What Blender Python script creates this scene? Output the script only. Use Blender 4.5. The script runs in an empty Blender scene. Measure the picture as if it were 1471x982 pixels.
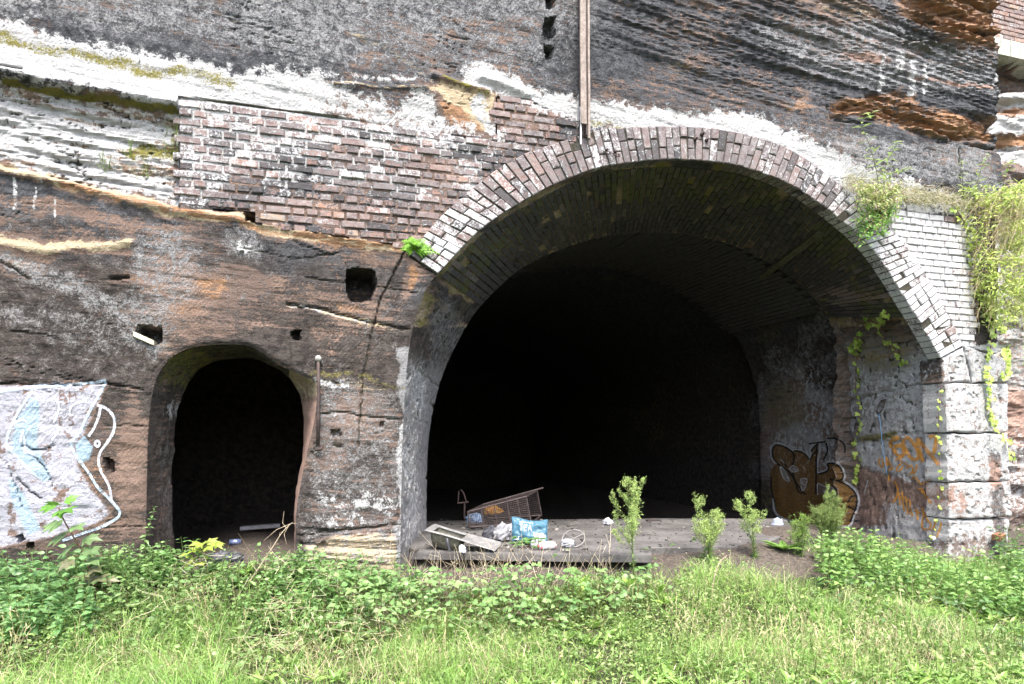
import bpy, math, random
import numpy as np
from mathutils import Vector, Matrix
from mathutils.bvhtree import BVHTree

random.seed(7); rng = np.random.default_rng(7)
scene = bpy.context.scene
COL = scene.collection
R = math.radians

# ------------------------------------------------------------------ camera
cam_d = bpy.data.cameras.new("camera"); cam = bpy.data.objects.new("camera", cam_d); COL.objects.link(cam)
CAMZ = 1.6
cam.location = (0, 0, CAMZ); cam.rotation_euler = (R(90), 0, 0)
cam_d.sensor_width = 36; cam_d.lens = 24.0
cam_d.shift_y = 139 / 1471
cam_d.clip_start = 0.05; cam_d.clip_end = 600
scene.camera = cam

# ------------------------------------------------------------------ world, sun, exposure
SUN_EL, SUN_AZ = 60.0, 172.0        # azimuth: clockwise from +Y (the view direction)
w = bpy.data.worlds.new("World"); scene.world = w; w.use_nodes = True
nt = w.node_tree; bg = nt.nodes["Background"]
sky = nt.nodes.new("ShaderNodeTexSky"); sky.sky_type = 'NISHITA'; sky.sun_disc = False
sky.sun_elevation = R(SUN_EL); sky.sun_rotation = R(SUN_AZ); sky.air_density = 1.0; sky.dust_density = 4.0; sky.ozone_density = 0.6
nt.links.new(sky.outputs[0], bg.inputs[0]); bg.inputs[1].default_value = 0.15
sd = bpy.data.lights.new("sun", 'SUN'); sd.energy = 1.7; sd.angle = R(20); sd.color = (1, .985, .955)
sun = bpy.data.objects.new("sun", sd); COL.objects.link(sun)
dv = Vector((math.sin(R(SUN_AZ)) * math.cos(R(SUN_EL)), math.cos(R(SUN_AZ)) * math.cos(R(SUN_EL)), math.sin(R(SUN_EL))))
sun.rotation_euler = dv.to_track_quat('Z', 'Y').to_euler(); sun.location = dv * 30
vs = scene.view_settings; vs.view_transform = 'Standard'; vs.look = 'None'; vs.exposure = 2.15; vs.gamma = 1
scene.cycles.max_bounces = 6; scene.cycles.diffuse_bounces = 3

# ------------------------------------------------------------------ survey coordinates of the rock face
FPX = 981.0; CX = 735.5; HY = 630.0
TH = R(17.0); TT = math.tan(TH); CT = math.cos(TH); ST = math.sin(TH)
Y0 = 7.0
E = np.array([CT, ST, 0.0]); N = np.array([ST, -CT, 0.0])       # along the face, out of the face
def pf(px, py, d=0.0):
    """photo survey point -> (u, z) on the plane d metres in front of the rock face"""
    px = np.asarray(px, float); py = np.asarray(py, float)
    k = (px - CX) / FPX
    Y = (Y0 - d / CT) / (1 - TT * k); X = k * Y
    u = (X * CT + (Y - Y0) * ST)
    z = CAMZ + (HY - py) / FPX * Y
    return u, z
def W(u, z, d=0.0):
    u = np.asarray(u, float); z = np.asarray(z, float); d = np.asarray(d, float)
    u, z, d = np.broadcast_arrays(u, z, d)
    return np.stack([u * E[0] + d * N[0], Y0 + u * E[1] + d * N[1], z], -1)
def proj(P):
    P = np.asarray(P, float)
    return CX + P[..., 0] / P[..., 1] * FPX, HY - (P[..., 2] - CAMZ) / P[..., 1] * FPX
def at(px, py, Y):
    return np.array([(px - CX) / FPX * Y, Y, CAMZ + (HY - py) / FPX * Y])
def un(P):
    """world -> u, z, d"""
    P = np.asarray(P, float)
    return P[..., 0] * E[0] + (P[..., 1] - Y0) * E[1], P[..., 2], P[..., 0] * N[0] + (P[..., 1] - Y0) * N[1]

# ------------------------------------------------------------------ noise
def _h(ix, iy, s):
    n = (ix.astype(np.int64) * 374761393 + iy.astype(np.int64) * 668265263 + s * 2147483647) & 0xffffffff
    n = ((n ^ (n >> 13)) * 1274126177) & 0xffffffff
    n = ((n ^ (n >> 16)) * 2246822519) & 0xffffffff
    return ((n ^ (n >> 15)) & 0xffffff) / float(0xffffff)
def vn(x, y, s=0):
    x = np.asarray(x, float); y = np.asarray(y, float); x, y = np.broadcast_arrays(x, y)
    ix = np.floor(x); iy = np.floor(y); fx = x - ix; fy = y - iy
    fx = fx * fx * fx * (fx * (fx * 6 - 15) + 10); fy = fy * fy * fy * (fy * (fy * 6 - 15) + 10)
    a = _h(ix, iy, s); b = _h(ix + 1, iy, s); c = _h(ix, iy + 1, s); d = _h(ix + 1, iy + 1, s)
    return (a + (b - a) * fx) * (1 - fy) + (c + (d - c) * fx) * fy
def fbm(x, y, o=4, s=0, g=.5):
    t = 0; a = 1; n = 0
    for i in range(o):
        t = t + a * vn(x * 2.03 ** i + i * 17.3, y * 2.03 ** i - i * 9.1, s + i); n += a; a *= g
    return t / n
def ss(a, b, x):
    t = np.clip((x - a) / (b - a), 0, 1); return t * t * (3 - 2 * t)

# ------------------------------------------------------------------ 2-D helpers in survey coordinates
def segd(px, py, pts):
    best = np.full(np.shape(px), 1e9)
    for (x0, y0), (x1, y1) in zip(pts[:-1], pts[1:]):
        dx, dy = x1 - x0, y1 - y0; L = dx * dx + dy * dy + 1e-9
        t = np.clip(((px - x0) * dx + (py - y0) * dy) / L, 0, 1)
        best = np.minimum(best, (px - x0 - t * dx) ** 2 + (py - y0 - t * dy) ** 2)
    return np.sqrt(best)
def inside(px, py, pts):
    r = np.zeros(np.shape(px), bool); n = len(pts)
    for i in range(n):
        x0, y0 = pts[i]; x1, y1 = pts[(i + 1) % n]
        if y0 == y1: continue
        c = ((y0 > py) != (y1 > py)) & (px < (x1 - x0) * (py - y0) / (y1 - y0) + x0)
        r ^= c
    return r
def sdf(px, py, pts):
    d = segd(px, py, list(pts) + [pts[0]])
    return np.where(inside(px, py, pts), d, -d)     # positive inside
def catmull(P, n):
    """interpolate rows of P (k,dim) at n params"""
    P = np.asarray(P, float); k = len(P)
    t = np.linspace(0, k - 1, n) if np.isscalar(n) else np.asarray(n, float)
    i = np.clip(np.floor(t).astype(int), 0, k - 2); f = (t - i)[:, None]
    g = lambda j: P[np.clip(j, 0, k - 1)]
    p0, p1, p2, p3 = g(i - 1), g(i), g(i + 1), g(i + 2)
    return .5 * (2 * p1 + (p2 - p0) * f + (2 * p0 - 5 * p1 + 4 * p2 - p3) * f ** 2 + (3 * p1 - p0 - 3 * p2 + p3) * f ** 3)

# ------------------------------------------------------------------ object helpers
def mesh(name, V, Q=None, T=None, attrs=None, uv=None, smooth=False):
    V = np.asarray(V, np.float32).reshape(-1, 3)
    Q = np.zeros((0, 4), np.int32) if Q is None else np.asarray(Q, np.int32).reshape(-1, 4)
    T = np.zeros((0, 3), np.int32) if T is None else np.asarray(T, np.int32).reshape(-1, 3)
    me = bpy.data.meshes.new(name)
    me.vertices.add(len(V)); me.vertices.foreach_set('co', V.ravel())
    L = np.concatenate([Q.ravel(), T.ravel()]); me.loops.add(len(L)); me.loops.foreach_set('vertex_index', L)
    nq, ntr = len(Q), len(T); me.polygons.add(nq + ntr)
    st = np.concatenate([np.arange(nq) * 4, nq * 4 + np.arange(ntr) * 3]).astype(np.int32)
    me.polygons.foreach_set('loop_start', st)
    me.polygons.foreach_set('use_smooth', np.full(nq + ntr, smooth))
    if attrs:
        for k, a in attrs.items():
            at_ = me.attributes.new(k, 'FLOAT_COLOR', 'POINT')
            a = np.asarray(a, np.float32)
            if a.shape[1] == 3 and k == 'ma': a = np.concatenate([a, np.zeros((len(a), 1), np.float32)], 1)
            if a.shape[1] == 3: a = np.concatenate([a, np.ones((len(a), 1), np.float32)], 1)
            at_.data.foreach_set('color', np.ascontiguousarray(a).ravel())
    if uv is not None:
        l = me.uv_layers.new(name='UVMap'); l.data.foreach_set('uv', np.asarray(uv, np.float32)[L].ravel())
    me.update(calc_edges=True); me.validate()
    return me
def link(name, me, mat=None, parent=None, **props):
    o = bpy.data.objects.new(name, me); COL.objects.link(o)
    if mat is not None and me is not None and len(me.materials) == 0: me.materials.append(mat)
    if parent is not None:
        o.parent = parent; o.matrix_parent_inverse = parent.matrix_basis.inverted()
    for k, v in props.items(): o[k] = v
    return o
def empty(name, loc, label, category, group=None, rz=0):
    o = bpy.data.objects.new(name, None); COL.objects.link(o); o.empty_display_size = .1
    o.location = [float(c) for c in loc]; o.rotation_euler = (0, 0, rz)
    o['label'] = label; o['category'] = category
    if group: o['group'] = group
    return o
class MB:
    def __init__(s): s.V = []; s.Q = []; s.T = []; s.A = []; s.n = 0
    def add(s, V, Q=None, T=None, A=None):
        V = np.asarray(V, float).reshape(-1, 3)
        if Q is not None and len(Q): s.Q.append(np.asarray(Q, int).reshape(-1, 4) + s.n)
        if T is not None and len(T): s.T.append(np.asarray(T, int).reshape(-1, 3) + s.n)
        s.V.append(V)
        if A is not None: s.A.append(np.broadcast_to(np.asarray(A, float), (len(V), 3)))
        s.n += len(V)
    def box(s, c, ex, ey, ez, A=None):
        c, ex, ey, ez = [np.asarray(q, float) for q in (c, ex, ey, ez)]
        V = [c + a * ex + b * ey + g * ez for g in (-1, 1) for a, b in ((-1, -1), (1, -1), (1, 1), (-1, 1))]
        s.add(V, [(3, 2, 1, 0), (4, 5, 6, 7), (0, 1, 5, 4), (1, 2, 6, 5), (2, 3, 7, 6), (3, 0, 4, 7)], None, A)
    def tube(s, pts, r, k=6, A=None, cap=True):
        pts = np.asarray(pts, float); n = len(pts); r = np.broadcast_to(np.asarray(r, float), (n,))
        tg = np.gradient(pts, axis=0); tg /= np.linalg.norm(tg, axis=1)[:, None] + 1e-9
        ref = np.array([0, 0, 1.]) if abs(tg[0][2]) < .9 else np.array([1., 0, 0])
        V = []
        for i in range(n):
            a = np.cross(tg[i], ref); a /= np.linalg.norm(a) + 1e-9; b = np.cross(tg[i], a); ref = np.cross(a, tg[i])
            for j in range(k):
                th = 2 * math.pi * j / k; V.append(pts[i] + r[i] * (a * math.cos(th) + b * math.sin(th)))
        Q = [(i * k + j, i * k + (j + 1) % k, (i + 1) * k + (j + 1) % k, (i + 1) * k + j) for i in range(n - 1) for j in range(k)]
        T = []
        if cap:
            T += [(0, j + 1, j) for j in range(1, k - 1)]; o = (n - 1) * k
            T += [(o, o + j, o + j + 1) for j in range(1, k - 1)]
        s.add(V, Q, T, A)
    def grid(s, P, A=None, flip=False):
        P = np.asarray(P, float); a, b = P.shape[:2]
        i = np.arange(a * b).reshape(a, b)
        Q = np.stack([i[:-1, :-1], i[:-1, 1:], i[1:, 1:], i[1:, :-1]], -1).reshape(-1, 4)
        if flip: Q = Q[:, ::-1]
        s.add(P.reshape(-1, 3), Q, None, A)
    def mesh(s, name, smooth=False):
        V = np.concatenate(s.V)
        return mesh(name, V, np.concatenate(s.Q) if s.Q else None, np.concatenate(s.T) if s.T else None,
                    {'col': np.concatenate(s.A)} if s.A else None, None, smooth)
    def build(s, name, mat, parent=None, smooth=False, **props):
        return link(name, s.mesh(name, smooth), mat, parent, **props)

# ------------------------------------------------------------------ materials
class NT:
    def __init__(s, name):
        s.m = bpy.data.materials.new(name); s.m.use_nodes = True; s.t = s.m.node_tree
        s.bsdf = s.t.nodes["Principled BSDF"]; s.bsdf.inputs['Specular IOR Level'].default_value = .25
    def n(s, ty, **kw):
        o = s.t.nodes.new(ty)
        for k, v in kw.items(): setattr(o, k, v)
        return o
    def put(s, sock, v):
        if isinstance(v, bpy.types.NodeSocket): s.t.links.new(v, sock)
        else: sock.default_value = v
    def math(s, op, a, b=0.0, c=None, clamp=False):
        o = s.n("ShaderNodeMath", operation=op, use_clamp=clamp); s.put(o.inputs[0], a); s.put(o.inputs[1], b)
        if c is not None: s.put(o.inputs[2], c)
        return o.outputs[0]
    def mix(s, f, a, b):
        o = s.n("ShaderNodeMix", data_type='RGBA'); s.put(o.inputs[0], f)
        for i, v in ((6, a), (7, b)):
            s.put(o.inputs[i], v if isinstance(v, bpy.types.NodeSocket) else (*v, 1))
        return o.outputs[2]
    def noise(s, sc, det=6, rough=.6, vec=None, dist=0.0):
        o = s.n("ShaderNodeTexNoise"); o.inputs['Scale'].default_value = sc; o.inputs['Detail'].default_value = det
        o.inputs['Roughness'].default_value = rough; o.inputs['Distortion'].default_value = dist
        if vec is not None: s.put(o.inputs['Vector'], vec)
        return o.outputs['Fac']
    def sep(s, c):
        o = s.n("ShaderNodeSeparateColor"); s.put(o.inputs[0], c); return o.outputs[:3]
    def attr(s, nm):
        return s.n("ShaderNodeAttribute", attribute_name=nm)
    def smooth(s, x, a, b):
        o = s.n("ShaderNodeMapRange", interpolation_type='SMOOTHSTEP'); s.put(o.inputs[0], x)
        o.inputs[1].default_value = a; o.inputs[2].default_value = b; return o.outputs[0]
    def bump(s, h, strength, dist, normal=None):
        o = s.n("ShaderNodeBump"); s.put(o.inputs['Height'], h); o.inputs['Strength'].default_value = strength
        o.inputs['Distance'].default_value = dist
        if normal is not None: s.put(o.inputs['Normal'], normal)
        return o.outputs[0]
    def out(s, col=None, rough=None, normal=None, metal=None):
        if col is not None: s.put(s.bsdf.inputs['Base Color'], col if isinstance(col, bpy.types.NodeSocket) else (*col, 1))
        if rough is not None: s.put(s.bsdf.inputs['Roughness'], rough)
        if metal is not None: s.bsdf.inputs['Metallic'].default_value = metal
        if normal is not None: s.put(s.bsdf.inputs['Normal'], normal)
        return s.m
    def pos(s): return s.n("ShaderNodeNewGeometry").outputs['Position']

def rock_material():
    m = NT("weathered sandstone"); pos = m.pos()
    big = m.noise(2.2, 5, .6, pos); mid = m.noise(13, 6, .65, pos, .4); fine = m.noise(55, 5, .7, pos)
    veryfine = m.noise(190, 3, .7, pos)
    # stretched along the bedding
    mp = m.n("ShaderNodeMapping"); m.put(mp.inputs[0], pos); mp.inputs['Rotation'].default_value = (0, R(9), R(-17)); mp.inputs['Scale'].default_value = (1.2, 1.2, 11)
    bed = m.noise(2.6, 5, .65, mp.outputs[0], .6)
    A = m.sep(m.attr('ma').outputs[0]); B = m.sep(m.attr('mb').outputs[0]); C = m.sep(m.attr('mc').outputs[0])
    nz = m.math('ADD', m.math('MULTIPLY', mid, .55), m.math('MULTIPLY', fine, .45))
    nz2 = m.math('ADD', m.math('MULTIPLY', mid, .3), m.math('ADD', m.math('MULTIPLY', fine, .35), m.math('MULTIPLY', veryfine, .35)))
    def k(mask, n, amp=1.3, lo=.32, hi=.62):
        # the noise is stretched so that a mask of one half covers about half of the surface in flecks
        x = m.math('ADD', m.math('MULTIPLY', mask, 1.25), m.math('MULTIPLY', m.math('SUBTRACT', n, .5), amp * 2.3))
        g = m.smooth(mask, 0.0, .15)
        return m.math('MULTIPLY', m.smooth(x, lo + .12, hi + .2), g)
    base = m.mix(m.smooth(big, .35, .65), (.155, .108, .088), (.235, .160, .122))
    base = m.mix(m.math('MULTIPLY', m.smooth(bed, .42, .62), .5), base, (.17, .125, .10))
    c = m.mix(k(B[1], nz, 1.2), base, m.mix(mid, (.40, .31, .2), (.56, .46, .31)))       # tan
    c = m.mix(k(A[2], m.math('ADD', m.math('MULTIPLY', bed, .5), m.math('MULTIPLY', mid, .5)), 1.7), c, m.mix(mid, (.25, .135, .078), (.43, .25, .135)))   # orange
    zz = m.n('ShaderNodeSeparateXYZ'); m.put(zz.inputs[0], pos)
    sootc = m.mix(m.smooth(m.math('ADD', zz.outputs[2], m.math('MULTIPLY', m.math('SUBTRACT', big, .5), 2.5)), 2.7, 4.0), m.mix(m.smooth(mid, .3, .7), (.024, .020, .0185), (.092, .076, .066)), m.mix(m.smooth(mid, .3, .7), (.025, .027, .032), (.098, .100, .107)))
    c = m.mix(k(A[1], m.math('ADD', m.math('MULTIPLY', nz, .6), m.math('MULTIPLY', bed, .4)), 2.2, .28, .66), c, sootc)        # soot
    c = m.mix(m.math('MULTIPLY', k(C[2], nz2, 1.8, .3, .7), .8), c, m.mix(fine, (.20, .20, .205), (.42, .42, .42)))      # grey bloom
    c = m.mix(k(C[1], nz, 1.2), c, m.mix(mid, (.30, .19, .15), (.42, .29, .235)))        # clean pinkish
    c = m.mix(k(A[0], m.math('ADD', m.math('MULTIPLY', nz2, .65), m.math('MULTIPLY', mid, .35)), 2.5, .30, .62), c, m.mix(fine, (.33, .33, .335), (.64, .64, .63)))        # white bloom
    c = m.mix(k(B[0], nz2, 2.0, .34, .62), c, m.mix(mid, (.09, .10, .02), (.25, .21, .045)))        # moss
    c = m.mix(m.math('MULTIPLY', k(B[2], nz2, 1.5, .3, .75), .92), c, m.mix(nz2, (.30, .305, .36), (.57, .575, .64)))        # white paint
    c = m.mix(m.math('MULTIPLY', k(C[0], nz2, .9, .3, .6), .8), c, (.34, .47, .58))        # blue paint
    # dark tone along cracks and open bedding joints
    crack_tone = m.smooth(m.math('ADD', m.attr('ma').outputs['Alpha'], m.math('MULTIPLY', m.math('SUBTRACT', nz2, .5), 1.1)), .42, .62)
    c = m.mix(m.math('MULTIPLY', crack_tone, .9), c, m.mix(mid, (.03, .03, .02), (.075, .07, .05)))
    # tooling marks
    uvn = m.n("ShaderNodeUVMap"); mp2 = m.n("ShaderNodeMapping"); m.put(mp2.inputs[0], uvn.outputs[0]); mp2.inputs['Rotation'].default_value = (0, 0, R(38))
    wv = m.n("ShaderNodeTexWave", wave_type='BANDS'); m.put(wv.inputs[0], mp2.outputs[0]); wv.inputs['Scale'].default_value = 9.5
    wv.inputs['Distortion'].default_value = 3.5; wv.inputs['Detail'].default_value = 5; wv.inputs['Detail Scale'].default_value = 1.6
    tool = m.math('MULTIPLY', wv.outputs['Fac'], m.smooth(big, .38, .6))
    h = m.math('ADD', m.math('MULTIPLY', fine, 1.7), m.math('MULTIPLY', tool, .28))
    h = m.math('ADD', h, m.math('MULTIPLY', mid, 1.0)); h = m.math('ADD', h, m.math('MULTIPLY', veryfine, .9))
    vo = m.n('ShaderNodeTexVoronoi', feature='F1'); m.put(vo.inputs['Vector'], pos); vo.inputs['Scale'].default_value = 34; h = m.math('SUBTRACT', h, m.math('MULTIPLY', m.math('MULTIPLY', m.math('SUBTRACT', 1.0, m.smooth(vo.outputs['Distance'], .05, .3)), m.smooth(mid, .45, .6)), .9))
    return m.out(c, .9, m.bump(h, .9, .022))
M_ROCK = rock_material()

def brick_material(src):
    m = NT("old brick " + src); pos = m.pos()
    if src == 'object':
        oi = m.n("ShaderNodeObjectInfo"); cc = m.sep(oi.outputs['Color']); al = oi.outputs['Alpha']; rnd = oi.outputs['Random']
    else:
        a = m.attr('col'); cc = m.sep(a.outputs[0]); al = .12; rnd = .3
    mid = m.noise(16, 5, .65, pos); fine = m.noise(60, 5, .7, pos); vf = m.noise(200, 2, .6, pos)
    nz = m.math('ADD', m.math('MULTIPLY', mid, .45), m.math('MULTIPLY', fine, .55))
    ramp = m.n("ShaderNodeValToRGB"); m.put(ramp.inputs[0], m.math('ADD', cc[2], m.math('MULTIPLY', m.math('SUBTRACT', mid, .5), .25)))
    els = ramp.color_ramp.elements
    els[0].position = 0; els[0].color = (.070, .058, .062, 1); els[1].position = 1; els[1].color = (.40, .27, .17, 1)
    for p, c in ((.25, (.13, .092, .09)), (.5, (.19, .115, .10)), (.75, (.30, .155, .105)), (.9, (.37, .20, .12))):
        e = els.new(p); e.color = (*c, 1)
    c = m.mix(m.math('MULTIPLY', fine, .5), ramp.outputs[0], (.12, .08, .075))
    def k(mask, amp, lo, hi, n=nz):
        x = m.math('ADD', m.math('MULTIPLY', mask, 1.2), m.math('MULTIPLY', m.math('SUBTRACT', n, .5), amp * 2.6))
        return m.math('MULTIPLY', m.smooth(x, lo + .1, hi + .15), m.smooth(mask, 0, .1))
    c = m.mix(m.math('MULTIPLY', m.smooth(m.math('ADD', m.math('MULTIPLY', mid, .5), m.math('MULTIPLY', fine, .5)), .36, .62), .72), c, (.25, .238, .232))
    c = m.mix(k(cc[1], 1.7, .35, .7), c, m.mix(mid, (.03, .03, .034), (.085, .08, .08)))
    c = m.mix(m.math('MULTIPLY', k(cc[0], 1.6, .30, .74), .84), c, m.mix(fine, (.36, .36, .37), (.64, .64, .64)))
    c = m.mix(k(al, 1.8, .4, .7), c, m.mix(mid, (.030, .036, .014), (.115, .125, .050)))
    h = m.math('ADD', fine, m.math('MULTIPLY', mid, 1.2))
    return m.out(c, .88, m.bump(h, .8, .012))
M_BRICK = brick_material('object'); M_BRICKV = brick_material('vertex')

def simple(name, a, b, scale=20, rough=.7, metal=0.0, bump=.4, bd=.004, vcol=False):
    m = NT(name); pos = m.pos(); n1 = m.noise(scale, 6, .65, pos); n2 = m.noise(scale * 4, 4, .6, pos)
    c = m.mix(m.smooth(m.math('ADD', m.math('MULTIPLY', n1, .6), m.math('MULTIPLY', n2, .4)), .36, .64), a, b)
    return m.out(c, rough, m.bump(n2, bump, bd), metal)
def leaf_material(name):
    m = NT(name); a = m.attr('col'); pos = m.pos(); n = m.noise(35, 3, .6, pos)
    hs = m.n("ShaderNodeHueSaturation"); m.put(hs.inputs['Color'], a.outputs[0]); m.put(hs.inputs['Value'], m.math('ADD', .82, m.math('MULTIPLY', n, .68)))
    c = hs.outputs[0]
    tr = m.n("ShaderNodeBsdfTranslucent"); m.put(tr.inputs[0], c); mx = m.n("ShaderNodeMixShader"); mx.inputs[0].default_value = .4
    m.out(c, .42); m.bsdf.inputs['Specular IOR Level'].default_value = .55
    m.t.links.new(m.bsdf.outputs[0], mx.inputs[1]); m.t.links.new(tr.outputs[0], mx.inputs[2])
    m.t.links.new(mx.outputs[0], m.t.nodes["Material Output"].inputs[0]); return m.m
M_LEAF = leaf_material("leaf")
M_IRON = simple("rusty iron", (.035, .027, .026), (.085, .06, .052), 30, .7, .3)
M_STEEL = simple("dull stainless steel", (.20, .195, .185), (.33, .32, .30), 9, .55, .35, .15, .002)
M_WOODR = simple("weathered brown timber", (.17, .14, .12), (.28, .235, .205), 9, .8)
M_DARKSTEEL = simple("dark brown steel", (.045, .035, .033), (.085, .065, .06), 15, .6, .3)
M_CONC = simple("weathered concrete", (.17, .165, .16), (.31, .30, .285), 5, .9, 0, .5, .008)
M_WHITEP = simple("white plastic", (.36, .36, .38), (.56, .56, .58), 12, .45)
M_BLACKP = simple("black plastic", (.025, .026, .03), (.07, .07, .08), 12, .4)
M_TWIG = simple("dry twig", (.22, .17, .12), (.42, .35, .25), 25, .85)
M_STEM = simple("green stem", (.07, .1, .03), (.13, .15, .05), 30, .7)
M_REDSTEM = simple("reddish bramble stem", (.13, .05, .04), (.2, .1, .07), 30, .7)

# ================================================================== outlines surveyed on the face
F = [(575,830),(577,700),(580,600),(588,500),(604,435),(628,393),(691,328),(760,283),(852,242),(955,229),(1060,238),(1125,260),
     (1180,293),(1250,355),(1310,445),(1350,514),(1357,560),(1361,650),(1362,840)]
B = [(613,830),(613,700),(617,620),(632,550),(658,490),(690,440),(745,388),(800,360),(862,341),(925,334),(990,337),(1055,353),
     (1110,381),(1155,414),(1186,450),(1203,500),(1211,550),(1216,640),(1220,830)]
EX = [(588,366),(642,303),(716,243),(765,218),(833,196),(870,186),(945,183),(1005,184),(1072,194),(1135,216),(1195,257),(1290,342),(1341,415),(1382,497)]
FX = [(628,393),(691,328),(755,286),(794,265),(848,244),(883,236),(950,229),(1005,230),(1060,238),(1118,257),(1175,290),(1250,355),(1308,442),(1350,514)]
DF = [(207,850),(210,700),(212,620),(220,556),(236,523),(262,503),(300,495),(350,495),(376,506),(402,524),(438,541),(455,556),(452,600),(441,650),(431,700),(425,745),(423,850)]
DB = [(250,850),(248,700),(250,630),(257,582),(268,553),(285,533),(312,518),(350,514),(374,518),(397,528),(418,545),(431,566),(436,600),(434,650),(427,700),(422,745),(420,850)]
LWALL = [(257,140),(350,150),(440,163),(560,180),(714,203),(714,139),(760,143),(792,158),(836,176),(836,199),(765,224),(700,258),(640,305),(600,362),(560,350),(500,342),(440,331),(366,321),(366,304),(300,302),(257,300)]
RWALL = [(1262,306),(1300,303),(1398,318),(1402,508),(1384,500),(1341,415),(1290,342)]
PIER = [(1357,508),(1384,497),(1416,505),(1447,512),(1449,840),(1361,840),(1359,650),(1355,560)]

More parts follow.
